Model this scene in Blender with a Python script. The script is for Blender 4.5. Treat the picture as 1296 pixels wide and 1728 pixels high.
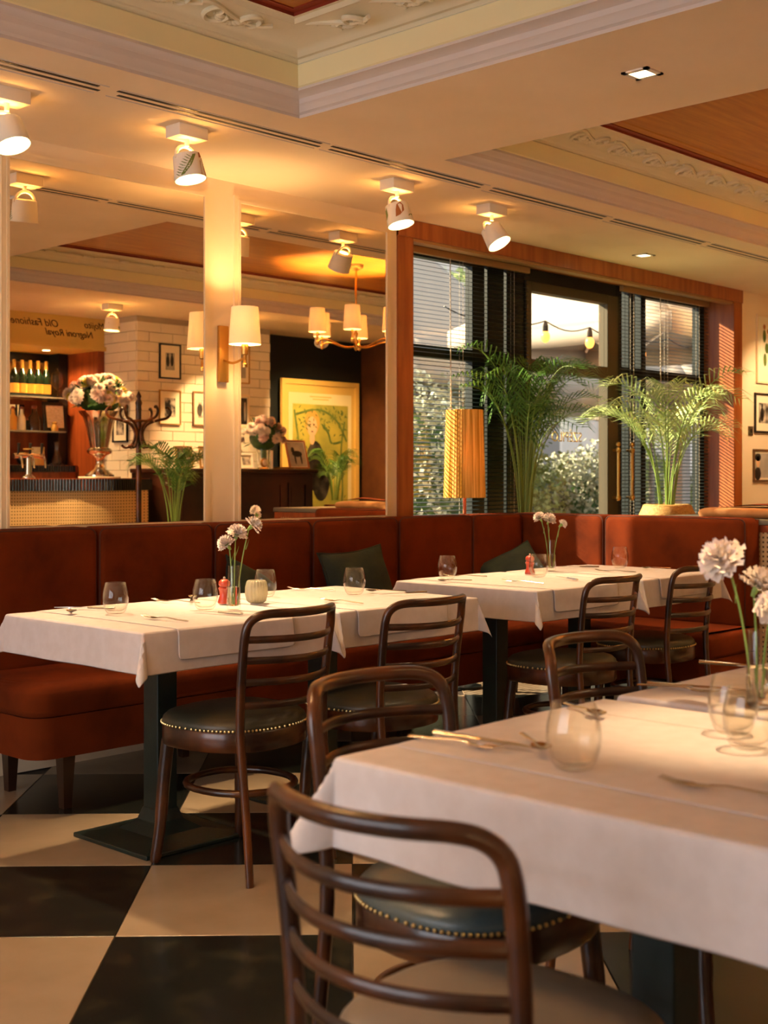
import bpy, bmesh, math, random
from math import sin, cos, pi, radians as R, sqrt, atan2
from mathutils import Vector, Matrix, Quaternion

for o in list(bpy.data.objects):
    bpy.data.objects.remove(o)
scene = bpy.context.scene
COL = scene.collection
rnd = random.Random(7)

# ---------------------------------------------------------------- camera, sky, sun, daylight, exposure
H_CEIL = 2.58
YW = 4.70                      # mirror wall
cam_d = bpy.data.cameras.new('camera')
cam = bpy.data.objects.new('camera', cam_d)
COL.objects.link(cam)
cam.location = (0, 0, 1.2)
cam.rotation_euler = (R(90), 0, R(43.5 - 90))
cam_d.sensor_fit = 'VERTICAL'
cam_d.sensor_height = 36
cam_d.sensor_width = 27
cam_d.lens = 36 * 2190 / 1728
cam_d.shift_y = -59 / 1728
cam_d.clip_start = 0.05
cam_d.dof.use_dof = True
cam_d.dof.focus_distance = 4.6
cam_d.dof.aperture_fstop = 5.0
scene.camera = cam

vs = scene.view_settings
vs.view_transform = 'Standard'
vs.look = 'None'
vs.gamma = 1
vs.use_curve_mapping = False
vs.exposure = 1.15

world = bpy.data.worlds.new('sky')
scene.world = world
world.use_nodes = True
wn = world.node_tree.nodes
wn['Background'].inputs[0].default_value = (0.92, 0.95, 1.0, 1)
wn['Background'].inputs[1].default_value = 0.62

def light(name, kind, loc, energy, color, parent=None, **kw):
    d = bpy.data.lights.new(name, kind)
    d.energy = energy
    d.color = color
    for k, v in kw.items():
        if k not in ('aim', 'rot'):
            setattr(d, k, v)
    o = bpy.data.objects.new(name, d)
    COL.objects.link(o)
    o.location = loc
    if 'rot' in kw:
        o.rotation_euler = kw['rot']
    if 'aim' in kw:
        o.rotation_euler = (Vector(kw['aim']) - Vector(loc)).to_track_quat('-Z', 'Y').to_euler()
    if parent:
        o.parent = parent
    return o

WARM = (1.0, 0.62, 0.27)
WARM2 = (1.0, 0.70, 0.38)
DAY = (0.93, 0.94, 1.0)
sd = Vector((0.5, -0.85, -0.52))
sun = light('sun', 'SUN', (4, 9, 6), 11.0, (1.0, 0.80, 0.52), angle=R(1.2))
sun.rotation_euler = sd.to_track_quat('-Z', 'Y').to_euler()
# daylight entering by the street windows behind the camera and by the window in view
day1 = light('daylight_street_window', 'AREA', (-2.66, 2.25, 1.42), 45, DAY, shape='RECTANGLE', size=3.8, size_y=1.9,
             rot=(R(90), 0, R(-90)))

# ---------------------------------------------------------------- helpers
def srgb(h):
    h = h.lstrip('#')
    v = [int(h[i:i + 2], 16) / 255 for i in (0, 2, 4)]
    return tuple(((c + .055) / 1.055) ** 2.4 if c > .04045 else c / 12.92 for c in v) + (1,)

MATS = {}
def mat(name, color, rough=.5, metal=0., color2=None, nscale=8., ndetail=4., stretch=(1, 1, 1), contrast=(.35, .65),
        bump=0., bscale=60., sheen=0., coat=0., trans=0., ior=1.45, emit=None, estr=0., spec=None, sss=0., tex='NOISE', alpha=1.):
    m = bpy.data.materials.new(name)
    MATS[name] = m
    m.use_nodes = True
    nt = m.node_tree
    b = nt.nodes['Principled BSDF']
    b.inputs['Base Color'].default_value = srgb(color)
    b.inputs['Roughness'].default_value = rough
    b.inputs['Metallic'].default_value = metal
    b.inputs['IOR'].default_value = ior
    b.inputs['Transmission Weight'].default_value = trans
    b.inputs['Sheen Weight'].default_value = sheen
    b.inputs['Coat Weight'].default_value = coat
    b.inputs['Alpha'].default_value = alpha
    if spec is not None:
        b.inputs['Specular IOR Level'].default_value = spec
    if sheen:
        b.inputs['Sheen Roughness'].default_value = .4
        b.inputs['Sheen Tint'].default_value = srgb(color)
    if coat:
        b.inputs['Coat Roughness'].default_value = .15
    if emit:
        b.inputs['Emission Color'].default_value = srgb(emit)
        b.inputs['Emission Strength'].default_value = estr
    if color2 or bump:
        tc = nt.nodes.new('ShaderNodeTexCoord')
        mp = nt.nodes.new('ShaderNodeMapping')
        mp.inputs['Scale'].default_value = stretch
        nt.links.new(tc.outputs['Object'], mp.inputs['Vector'])
    if color2:
        if tex == 'WAVE':
            n = nt.nodes.new('ShaderNodeTexWave')
            n.inputs['Scale'].default_value = nscale
            n.inputs['Distortion'].default_value = ndetail
            n.inputs['Detail'].default_value = 2
            out = n.outputs['Fac']
        else:
            n = nt.nodes.new('ShaderNodeTexNoise')
            n.inputs['Scale'].default_value = nscale
            n.inputs['Detail'].default_value = ndetail
            out = n.outputs['Fac']
        nt.links.new(mp.outputs[0], n.inputs['Vector'])
        cr = nt.nodes.new('ShaderNodeValToRGB')
        cr.color_ramp.elements[0].position = contrast[0]
        cr.color_ramp.elements[1].position = contrast[1]
        cr.color_ramp.elements[0].color = srgb(color)
        cr.color_ramp.elements[1].color = srgb(color2)
        nt.links.new(out, cr.inputs[0])
        nt.links.new(cr.outputs[0], b.inputs['Base Color'])
    if bump:
        n2 = nt.nodes.new('ShaderNodeTexNoise')
        n2.inputs['Scale'].default_value = bscale
        n2.inputs['Detail'].default_value = 3
        nt.links.new(mp.outputs[0], n2.inputs['Vector'])
        bp = nt.nodes.new('ShaderNodeBump')
        bp.inputs['Strength'].default_value = bump
        bp.inputs['Distance'].default_value = .01
        nt.links.new(n2.outputs['Fac'], bp.inputs['Height'])
        nt.links.new(bp.outputs[0], b.inputs['Normal'])
    return m

def glass_sheet(name, tint='#ffffff', refl=.08, power=4):
    """clear pane: lets light straight through, mirrors a little (Fresnel)"""
    m = bpy.data.materials.new(name)
    MATS[name] = m
    m.use_nodes = True
    nt = m.node_tree
    nt.nodes.clear()
    out = nt.nodes.new('ShaderNodeOutputMaterial')
    t = nt.nodes.new('ShaderNodeBsdfTransparent')
    t.inputs[0].default_value = srgb(tint)
    g = nt.nodes.new('ShaderNodeBsdfGlossy')
    g.inputs['Roughness'].default_value = .01
    lw = nt.nodes.new('ShaderNodeLayerWeight')
    lw.inputs[0].default_value = .5
    pw = nt.nodes.new('ShaderNodeMath'); pw.operation = 'POWER'; pw.inputs[1].default_value = power
    nt.links.new(lw.outputs['Facing'], pw.inputs[0])
    fr = nt.nodes.new('ShaderNodeMath'); fr.operation = 'MULTIPLY_ADD'; fr.inputs[1].default_value = .7; fr.inputs[2].default_value = refl * .5
    nt.links.new(pw.outputs[0], fr.inputs[0])
    mx = nt.nodes.new('ShaderNodeMixShader')
    nt.links.new(fr.outputs[0], mx.inputs[0])
    nt.links.new(t.outputs[0], mx.inputs[1])
    nt.links.new(g.outputs[0], mx.inputs[2])
    nt.links.new(mx.outputs[0], out.inputs[0])
    return m

def shade_mat(name, color, emit, estr, trans=.6, streak=None):
    """lamp shade fabric: diffuse + translucent, lit from inside and glowing a little"""
    m = bpy.data.materials.new(name)
    MATS[name] = m
    m.use_nodes = True
    nt = m.node_tree
    nt.nodes.clear()
    out = nt.nodes.new('ShaderNodeOutputMaterial')
    d = nt.nodes.new('ShaderNodeBsdfDiffuse')
    t = nt.nodes.new('ShaderNodeBsdfTranslucent')
    e = nt.nodes.new('ShaderNodeEmission')
    for n in (d, t):
        n.inputs[0].default_value = srgb(color)
    if streak:                                     # vertical threads of uneven density
        tc = nt.nodes.new('ShaderNodeTexCoord')
        mp = nt.nodes.new('ShaderNodeMapping')
        mp.inputs['Scale'].default_value = (55, 55, .8)
        nz = nt.nodes.new('ShaderNodeTexNoise')
        nz.inputs['Scale'].default_value = 1
        cr = nt.nodes.new('ShaderNodeValToRGB')
        cr.color_ramp.elements[0].position = .38
        cr.color_ramp.elements[1].position = .62
        cr.color_ramp.elements[0].color = srgb(streak)
        cr.color_ramp.elements[1].color = srgb(color)
        nt.links.new(tc.outputs['Object'], mp.inputs[0])
        nt.links.new(mp.outputs[0], nz.inputs['Vector'])
        nt.links.new(nz.outputs['Fac'], cr.inputs[0])
        nt.links.new(cr.outputs[0], d.inputs[0])
        nt.links.new(cr.outputs[0], t.inputs[0])
    e.inputs[0].default_value = srgb(emit)
    e.inputs[1].default_value = estr
    mx = nt.nodes.new('ShaderNodeMixShader')
    mx.inputs[0].default_value = trans
    ad = nt.nodes.new('ShaderNodeAddShader')
    nt.links.new(d.outputs[0], mx.inputs[1])
    nt.links.new(t.outputs[0], mx.inputs[2])
    nt.links.new(mx.outputs[0], ad.inputs[0])
    nt.links.new(e.outputs[0], ad.inputs[1])
    nt.links.new(ad.outputs[0], out.inputs[0])
    return m

class MB:
    """collects shapes into one mesh"""
    def __init__(s):
        s.v, s.f = [], []

    def add(s, vs_, fs):
        n = len(s.v)
        s.v += [tuple(v) for v in vs_]
        s.f += [tuple(i + n for i in f) for f in fs]
        return s

    def box(s, c, d, rz=0, rx=0, ry=0):
        hx, hy, hz = d[0] / 2, d[1] / 2, d[2] / 2
        M = Matrix.Translation(c) @ Matrix.Rotation(rz, 4, 'Z') @ Matrix.Rotation(ry, 4, 'Y') @ Matrix.Rotation(rx, 4, 'X')
        p = [M @ Vector((x, y, z)) for x in (-hx, hx) for y in (-hy, hy) for z in (-hz, hz)]
        return s.add(p, [(0, 1, 3, 2), (4, 6, 7, 5), (0, 4, 5, 1), (2, 3, 7, 6), (0, 2, 6, 4), (1, 5, 7, 3)])

    def bb(s, x0, x1, y0, y1, z0, z1):
        return s.box(((x0 + x1) / 2, (y0 + y1) / 2, (z0 + z1) / 2), (x1 - x0, y1 - y0, z1 - z0))

    def tube(s, pts, r, n=8, closed=False, up=None, flat=1., cap=True):
        """r: number or list; flat: ratio of the second radius; up keeps the section's orientation"""
        P = [Vector(p) for p in pts]
        k = len(P)
        rr = r if isinstance(r, (list, tuple)) else [r] * k
        T = []
        for i in range(k):
            if closed:
                t = P[(i + 1) % k] - P[i - 1]
            else:
                t = P[min(i + 1, k - 1)] - P[max(i - 1, 0)]
            T.append(t.normalized() if t.length > 1e-9 else Vector((0, 0, 1)))
        N = Vector(up) if up else (Vector((0, 0, 1)) if abs(T[0].z) < .9 else Vector((1, 0, 0)))
        N = (N - T[0] * N.dot(T[0])).normalized()
        vs_ = []
        for i in range(k):
            if up:
                N2 = Vector(up) - T[i] * Vector(up).dot(T[i])
                N = N2.normalized() if N2.length > 1e-4 else N
            else:
                N2 = N - T[i] * N.dot(T[i])
                N = N2.normalized() if N2.length > 1e-4 else N
            B = T[i].cross(N)
            for j in range(n):
                a = 2 * pi * j / n
                vs_.append(P[i] + N * (cos(a) * rr[i]) + B * (sin(a) * rr[i] * flat))
        fs = []
        m = k if closed else k - 1
        for i in range(m):
            for j in range(n):
                a, b2 = i * n + j, i * n + (j + 1) % n
                c, d = ((i + 1) % k) * n + (j + 1) % n, ((i + 1) % k) * n + j
                fs.append((a, b2, c, d))
        if cap and not closed:
            fs.append(tuple(range(n))[::-1])
            fs.append(tuple((k - 1) * n + j for j in range(n)))
        return s.add(vs_, fs)

    def lathe(s, prof, n=24, c=(0, 0, 0), capb=False, capt=False, wob=None, sx=1., sy=1.):
        vs_ = []
        for (r, z) in prof:
            for j in range(n):
                a = 2 * pi * j / n
                q = r * (wob(a, z) if wob else 1)
                vs_.append((c[0] + cos(a) * q * sx, c[1] + sin(a) * q * sy, c[2] + z))
        fs = []
        for i in range(len(prof) - 1):
            for j in range(n):
                fs.append((i * n + j, i * n + (j + 1) % n, (i + 1) * n + (j + 1) % n, (i + 1) * n + j))
        if capb:
            fs.append(tuple(range(n))[::-1])
        if capt:
            fs.append(tuple((len(prof) - 1) * n + j for j in range(n)))
        return s.add(vs_, fs)

    def loft(s, rings, capb=True, capt=True):
        """rings: lists of equally many 3D points"""
        n = len(rings[0])
        vs_ = [p for r in rings for p in r]
        fs = []
        for i in range(len(rings) - 1):
            for j in range(n):
                fs.append((i * n + j, i * n + (j + 1) % n, (i + 1) * n + (j + 1) % n, (i + 1) * n + j))
        if capb:
            fs.append(tuple(range(n))[::-1])
        if capt:
            fs.append(tuple((len(rings) - 1) * n + j for j in range(n)))
        return s.add(vs_, fs)

    def prism(s, outline, z0, z1):
        return s.loft([[(x, y, z0) for x, y in outline], [(x, y, z1) for x, y in outline]])

    def ball(s, c, r, n=10, m=7, sc=(1, 1, 1)):
        prof = [(max(1e-4, sin(pi * i / m)) * r, -cos(pi * i / m) * r * sc[2]) for i in range(m + 1)]
        return s.lathe(prof, n, c, sx=sc[0], sy=sc[1])

    def grid(s, fn, nu, nv):
        vs_ = [fn(i / nu, j / nv) for i in range(nu + 1) for j in range(nv + 1)]
        fs = [(i * (nv + 1) + j, (i + 1) * (nv + 1) + j, (i + 1) * (nv + 1) + j + 1, i * (nv + 1) + j + 1)
              for i in range(nu) for j in range(nv)]
        return s.add(vs_, fs)

    def mesh(s, name, m, smooth=True, angle=40, bevel=0., seg=2):
        me = bpy.data.meshes.new(name)
        me.from_pydata(s.v, [], s.f)
        bm = bmesh.new()
        bm.from_mesh(me)
        bmesh.ops.recalc_face_normals(bm, faces=bm.faces)
        if bevel:
            ed = [e for e in bm.edges if len(e.link_faces) == 2 and e.calc_face_angle(0) > R(35)]
            bmesh.ops.bevel(bm, geom=ed, offset=bevel, segments=seg, affect='EDGES', profile=.5, clamp_overlap=True)
        bm.to_mesh(me)
        bm.free()
        if smooth:
            me.shade_smooth()
            me.set_sharp_from_angle(angle=R(angle))
        if m is not None:
            me.materials.append(MATS[m] if isinstance(m, str) else m)
        return me

    def build(s, name, m, parent=None, **kw):
        return link(name, s.mesh(name, m, **kw), parent)

def link(name, me, parent=None, loc=None, rz=None):
    o = bpy.data.objects.new(name, me)
    COL.objects.link(o)
    if parent:
        o.parent = parent
    if loc is not None:
        o.location = loc
    if rz is not None:
        o.rotation_euler = (0, 0, rz)
    return o

def tag(o, label=None, cat=None, group=None, kind=None):
    if label: o['label'] = label
    if cat: o['category'] = cat
    if group: o['group'] = group
    if kind: o['kind'] = kind
    return o

def thing(name, label, cat, loc=(0, 0, 0), rz=0, group=None):
    o = bpy.data.objects.new(name, None)
    o.empty_display_size = .05
    COL.objects.link(o)
    o.location = loc
    o.rotation_euler = (0, 0, rz)
    return tag(o, label, cat, group)

def kids(o):
    return [c for c in bpy.data.objects if c.parent == o]

def copy_tree(o, loc=None, rz=None, label=None, parent=None):
    c = o.copy()
    COL.objects.link(c)
    c.parent = parent
    if loc is not None: c.location = loc
    if rz is not None: c.rotation_euler = (0, 0, rz)
    if label: c['label'] = label
    for k in o.children:
        copy_tree(k, parent=c)
    return c

def struct(name, mb, m, parent=None, **kw):
    o = mb.build(name, m, parent, **kw)
    if not parent:
        o['kind'] = 'structure'
    return o

def bez(p0, p1, p2, p3, n):
    out = []
    for i in range(n + 1):
        t = i / n
        u = 1 - t
        out.append(Vector(p0) * u ** 3 + Vector(p1) * 3 * u * u * t + Vector(p2) * 3 * u * t * t + Vector(p3) * t ** 3)
    return out

def smooth_path(pts, n=4):
    """Catmull-Rom through pts"""
    P = [Vector(p) for p in pts]
    out = []
    for i in range(len(P) - 1):
        a, b, c, d = P[max(i - 1, 0)], P[i], P[i + 1], P[min(i + 2, len(P) - 1)]
        for k in range(n):
            t = k / n
            out.append(.5 * ((2 * b) + (c - a) * t + (2 * a - 5 * b + 4 * c - d) * t * t + (3 * b - a - 3 * c + d) * t ** 3))
    out.append(P[-1])
    return out

def text_mesh(txt, size, m, name, shear=0., extrude=.001):
    c = bpy.data.curves.new('txt', 'FONT')
    c.body = txt
    c.size = size
    c.shear = shear
    c.extrude = extrude
    c.align_x = 'CENTER'
    o = bpy.data.objects.new('txt', c)
    COL.objects.link(o)
    dg = bpy.context.evaluated_depsgraph_get()
    me = bpy.data.meshes.new_from_object(o.evaluated_get(dg))
    bpy.data.objects.remove(o)
    bpy.data.curves.remove(c)
    me.name = name
    me.materials.clear()
    me.materials.append(MATS[m])
    return me

# ---------------------------------------------------------------- materials
mat('plaster', '#f2dcbc', .75, color2='#eed6b2', nscale=3, bump=.03, bscale=120)
mat('ceiling_paint', '#f8e2c2', .8, color2='#f2dab6', nscale=2, bump=.02, bscale=90)
mat('crown_paint', '#d9cdc6', .6, bump=.03, bscale=80)
mat('cream_paint', '#ece0b0', .7)
mat('relief_paint', '#e4dbbd', .6, bump=.05, bscale=50)
mat('red_border', '#8a3218', .5)
mat('panel_wood', '#c4802c', .45, color2='#b06a1e', nscale=3, stretch=(1, 12, 1), bump=.02)
mat('window_wood', '#a9602a', .42, color2='#8f4a1c', nscale=4, stretch=(6, 6, .6), bump=.03, coat=.15)
mat('bar_wood', '#9a4a1e', .4, color2='#7e3612', nscale=4, stretch=(6, 6, .6), coat=.2)
mat('tile_light', '#a08c74', .2, color2='#947f66', nscale=5, ndetail=6, contrast=(.3, .7))
mat('tile_dark', '#1a1c19', .2, color2='#3a3526', nscale=9, ndetail=8, contrast=(.52, .8))
mat('grout', '#3a3026', .7)
mat('velvet', '#6a2907', .9, color2='#4a1a04', nscale=5, contrast=(.4, .75), sheen=.1, bump=.06, bscale=220, spec=.15)
mat('velvet_piping', '#4a200c', .8, sheen=.3)
mat('chair_wood', '#2a130a', .28, color2='#743c12', nscale=7, stretch=(1, 1, 1), contrast=(.42, .85), coat=.3)
mat('leather', '#3c3a2c', .42, color2='#5a4a30', nscale=6, contrast=(.45, .8), bump=.08, bscale=160, coat=.1)
mat('leather_taupe', '#8c8074', .45, color2='#786c60', nscale=4, contrast=(.4, .8), bump=.06, bscale=160)
mat('leather_slate', '#3e4a4c', .4, color2='#55574e', nscale=6, contrast=(.4, .8), bump=.08, bscale=160, coat=.1)
mat('brass', '#c69a52', .3, 1.)
mat('nail_brass', '#d8b878', .28, 1.)
mat('dark_iron', '#0c1a18', .38, color2='#12231f', nscale=14, bump=.05, bscale=90)
mat('cloth_white', '#d2c8c6', .85, color2='#ccc1be', nscale=30, bump=.12, bscale=500)
mat('table_wood', '#6a4426', .5)
mat('clear_glass', '#ffffff', .0, trans=1., ior=1.45)
mat('ribbed_glass', '#f0ead0', .15, trans=.7, ior=1.4)
mat('steel', '#cfcac2', .16, 1.)
mat('silver', '#d6cfc0', .14, 1., bump=.12, bscale=24)
mat('water', '#fffdf6', .0, trans=1., ior=1.33)
mat('petal_white', '#f6ebe0', .7, color2='#f2dcd2', nscale=30, sss=.1)
mat('petal_pink', '#f0c4b8', .7, color2='#f6e4da', nscale=20)
mat('petal_yellow', '#ecd870', .7)
mat('stem_green', '#7d9a4c', .55)
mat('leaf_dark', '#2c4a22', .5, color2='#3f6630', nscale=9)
mat('palm_leaf', '#5e8a38', .45, color2='#42702a', nscale=5)
mat('palm_leaf_sunlit', '#c2d494', .45, color2='#9cba6c', nscale=5)  # palm leaf made paler: sunlight on the fronds put into the colour
mat('palm_stem', '#7c9a44', .5)
mat('red_lacquer', '#b8402a', .3, coat=.5)
mat('pillow_green', '#182016', .85, color2='#2e3822', nscale=7, contrast=(.45, .75), sheen=.6, bump=.15, bscale=120)
mat('mirror', '#f2e6d2', .0, 1.)
mat('frame_paint', '#f0d8b0', .5)
mat('black_metal', '#151a18', .4, .3)
mat('window_metal', '#16201e', .38, .2)
mat('sash_bronze', '#46402e', .42, .3)
mat('slat', '#3b4a4a', .35, .2)
mat('blind_rail', '#a98352', .45)
mat('cord', '#d8cdb8', .7)
mat('white_lacquer', '#eee4d6', .4)
mat('shade_white', '#f4ecdc', .5)
mat('spot_lamp', '#fff0c8', .5, emit='#ffd890', estr=9)
mat('lamp_back', '#fff0c8', .5, emit='#ffb860', estr=55)
mat('bulb', '#fff0d0', .5, emit='#ffdc9a', estr=12)
mat('downlight', '#fff0d0', .5, emit='#ffe2a8', estr=5)
mat('string_bulb', '#e8a050', .3, emit='#ff9a40', estr=1.6)
shade_mat('shade_linen', '#f6e6c8', '#ffd898', .05, .13)
shade_mat('shade_string', '#e4b468', '#f0a030', .05, .14, streak='#a8742c')
glass_sheet('pane')
glass_sheet('thin_glass', '#fffefb', .06, 2.6)
mat('wicker', '#c49a56', .6, color2='#9a7236', nscale=60, stretch=(1, 1, 2), bump=.5, bscale=140)
mat('suede_tan', '#b07a48', .8, color2='#9a6636', nscale=8, sheen=.3)
mat('counter_top', '#6d655c', .3)
mat('black_lacquer', '#0e1212', .3, coat=.4)
mat('cabinet_dark', '#20130c', .35, color2='#3a1a0c', nscale=3, coat=.3)
mat('wall_tile', '#e9dcc4', .18)
mat('tile_joint', '#b3a48c', .8)
mat('dark_wall', '#0d1211', .55)
mat('brown_wall', '#6e3e18', .7, color2='#5a3012', nscale=5, bump=.1, bscale=40)
mat('soffit_yellow', '#d9b45c', .6)
mat('gold_wave', '#e6b052', .4, 0., color2='#8a5418', nscale=1.6, ndetail=4, tex='WAVE', contrast=(.3, .75), stretch=(1, 1, 6))
mat('ink', '#3a2414', .7)
mat('bottle_green', '#06150a', .08, coat=.5)
mat('bottle_label', '#d99a38', .5)
mat('foil_gold', '#d8a040', .35, .6)
mat('paper', '#efe4c8', .8)
mat('paper_print', '#efe4c8', .8, color2='#c8b890', nscale=40, stretch=(1, 1, 8), contrast=(.45, .7))
mat('photo_bw', '#cabfae', .5, color2='#3a3028', nscale=14, ndetail=3, contrast=(.42, .62))
mat('photo_dark', '#1a1713', .5, color2='#5c5246', nscale=10, contrast=(.45, .8))
mat('photo_grey', '#b9b2a6', .5, color2='#8f8a80', nscale=8, contrast=(.35, .7))
mat('gilt', '#b98e48', .35, .7)
mat('picture_black', '#17120e', .4)
mat('picture_brown', '#6a4a2a', .4)
mat('poster_ground', '#b8aa44', .6, color2='#7a8438', nscale=3, ndetail=5, contrast=(.4, .7))
mat('poster_leaf', '#46602a', .6, color2='#6c7a30', nscale=12)
mat('poster_skin', '#e0b488', .6)
mat('poster_hair', '#c89a44', .6)
mat('poster_cream', '#e6d8a0', .7)
mat('copper_print', '#a8663a', .5)
mat('switch_metal', '#7a6648', .35, .7)
mat('pavement', '#8a8478', .8, color2='#7a7468', nscale=6)
mat('canvas_white', '#a69e90', .8)
mat('hedge_leaf', '#8fa45c', .5, color2='#bcc68a', nscale=3)
mat('hedge_grey', '#8a9278', .5, color2='#c8ccb4', nscale=3)
mat('bark', '#5a4632', .8)
mat('house_wall', '#ddd6ca', .85)
mat('roller_grey', '#8e8a84', .7)
mat('gold_letters', '#c9a860', .4, .6)
mat('cane', '#cf9a56', .6)
mat('fern_print', '#7e8a3a', .6)
mat('bloom_print', '#b06a34', .6)
# cane webbing: holes as a fine checker of two tones with relief
def cane_material():
    m = MATS['cane']
    nt = m.node_tree
    b = nt.nodes['Principled BSDF']
    tc = nt.nodes.new('ShaderNodeTexCoord')
    sx = nt.nodes.new('ShaderNodeSeparateXYZ')
    nt.links.new(tc.outputs['Object'], sx.inputs[0])
    ad = nt.nodes.new('ShaderNodeMath'); ad.operation = 'ADD'
    nt.links.new(sx.outputs['X'], ad.inputs[0]); nt.links.new(sx.outputs['Y'], ad.inputs[1])
    outs = []
    for src in (ad.outputs[0], sx.outputs['Z']):
        mu = nt.nodes.new('ShaderNodeMath'); mu.operation = 'MULTIPLY'; mu.inputs[1].default_value = 2 * pi / .024
        nt.links.new(src, mu.inputs[0])
        si = nt.nodes.new('ShaderNodeMath'); si.operation = 'SINE'
        nt.links.new(mu.outputs[0], si.inputs[0])
        outs.append(si.outputs[0])
    mn = nt.nodes.new('ShaderNodeMath'); mn.operation = 'MINIMUM'
    nt.links.new(outs[0], mn.inputs[0]); nt.links.new(outs[1], mn.inputs[1])
    cr = nt.nodes.new('ShaderNodeValToRGB')
    cr.color_ramp.elements[0].position = .15
    cr.color_ramp.elements[1].position = .45
    cr.color_ramp.elements[0].color = srgb('#ecc88c')
    cr.color_ramp.elements[1].color = srgb('#7a5428')
    nt.links.new(mn.outputs[0], cr.inputs[0])
    nt.links.new(cr.outputs[0], b.inputs['Base Color'])
cane_material()
# ================================================================ THE ROOM
X0, X1 = -2.5, 9.6
# floor: screed + big chequered stone tiles laid diagonally
floor = struct('floor', MB().bb(X0 - .2, X1 + .2, -1.7, 4.98, -.2, -.006), 'grout')
TS = .622
def tile_mesh(m):
    return MB().box((0, 0, -.004), (TS - .003, TS - .003, .008)).mesh('tile', m, smooth=False, bevel=.0012, seg=1)
tl, td = tile_mesh('tile_light'), tile_mesh('tile_dark')
fa = R(45)             # tile direction
ux, uy = Vector((cos(fa), sin(fa), 0)), Vector((-sin(fa), cos(fa), 0))
corner = Vector((2.415, 3.284, 0))      # a tile corner read off the floor
for i in range(-12, 16):
    for j in range(-12, 16):
        c = corner + ux * (TS * (i + .5)) + uy * (TS * (j + .5))
        if X0 - .1 < c.x < 9.3 and -.6 < c.y < 4.85:
            o = link('tile', td if (i + j) % 2 else tl, floor, c, fa)

# walls
struct('wall_back', MB().bb(X0 - .2, 5.05, YW, YW + .28, 0, 2.75).bb(8.79, X1 + .2, YW, YW + .28, 0, 2.75)
       .bb(5.05, 8.79, YW + .02, YW + .28, 2.56, 2.75), 'plaster', smooth=False)
struct('wall_right', MB().bb(X1, X1 + .2, -1.7, YW, 0, 2.75), 'brown_wall', smooth=False)
struct('wall_front', MB().bb(X0 - .2, 3.0, -1.7, -1.5, 0, 2.75).bb(2.9, 3.0, -1.5, -.9, 0, 2.75)
       .bb(2.9, 6.57, -1.1, -.9, 0, 2.75), 'plaster', smooth=False)
struct('wall_niche', MB().bb(8.08, X1, -.2, -.06, 0, 2.75), 'dark_wall', smooth=False)
struct('wall_left', MB().bb(X0 - .2, X0, -1.7, .35, 0, 2.75).bb(X0 - .2, X0, 4.15, YW, 0, 2.75)
       .bb(X0 - .2, X0, .35, 4.15, 0, .45).bb(X0 - .2, X0, .35, 4.15, 2.4, 2.75), 'plaster', smooth=False)
w2 = struct('window_2', MB().bb(X0 - .14, X0 - .07, .35, 4.15, .45, .52).bb(X0 - .14, X0 - .07, .35, 4.15, 2.33, 2.4)
            .bb(X0 - .14, X0 - .07, .35, .42, .52, 2.33).bb(X0 - .14, X0 - .07, 4.08, 4.15, .52, 2.33)
            .bb(X0 - .14, X0 - .07, 1.58, 1.65, .52, 2.33).bb(X0 - .14, X0 - .07, 2.85, 2.92, .52, 2.33), 'window_metal', smooth=False)
for a, b in ((.42, 1.58), (1.65, 2.85), (2.92, 4.08)):
    MB().bb(X0 - .11, X0 - .105, a, b, .52, 2.33).build('pane', 'pane', w2, smooth=False)

# ceiling: flat border with two coffers
CF = [(-1.0, 3.40, 1.2, 3.675), (4.28, 8.7, 1.2, 3.70)]
cl = MB()
def slab(x0, x1, y0, y1):
    cl.add([(x0, y0, H_CEIL), (x1, y0, H_CEIL), (x1, y1, H_CEIL), (x0, y1, H_CEIL)], [(0, 1, 2, 3)])
ya, yb = 1.2, 3.675
slab(X0 - .2, X1 + .2, -1.7, ya)
slab(X0 - .2, X1 + .2, 3.70, YW + .3)
slab(X0 - .2, CF[0][0], ya, 3.70)
slab(CF[0][0], CF[0][1], 3.675, 3.70)
slab(CF[0][1], CF[1][0], ya, 3.70)
slab(CF[1][1], X1 + .2, ya, 3.70)
cl.bb(X0 - .2, X1 + .2, -1.7, YW + .3, 2.95, 3.05)
ceil = struct('ceiling', cl, 'ceiling_paint', smooth=False)

def ring(mb, cf, prof):
    x0, x1, y0, y1 = cf
    rings = []
    for d, z in prof:
        rings.append([(x0 + d, y0 + d, z), (x1 - d, y0 + d, z), (x1 - d, y1 - d, z), (x0 + d, y1 - d, z)])
    mb.loft(rings, False, False)
    return mb
scroll = MB()
sp = []
for k in range(26):                                  # an acanthus scroll: spiral, counter-spiral and leaf lobes
    a = k / 25 * 2.6 * pi
    r = .052 * (1 - k / 30)
    sp.append((-.07 + r * cos(a), r * sin(a), 0))
scroll.tube(sp, [.010 * (1 - .6 * k / 25) for k in range(26)], 6)
sp = [(.08 + (.045 * (1 - k / 30)) * cos(pi - k / 25 * 2.4 * pi), (.045 * (1 - k / 30)) * -sin(pi - k / 25 * 2.4 * pi), 0) for k in range(26)]
scroll.tube(sp, [.009 * (1 - .6 * k / 25) for k in range(26)], 6)
for k in range(7):
    a = -1.2 + k * .4
    scroll.ball((.0 + .045 * sin(a), .03 * cos(a), 0), .018, 8, 5, (1.4, .7, .5))
scroll.tube(bez((-.16, -.03, 0), (-.1, -.07, 0), (.05, .06, 0), (.16, -.02, 0), 12), .007, 6)
scroll_me = scroll.mesh('relief_scroll', 'relief_paint')
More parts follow.
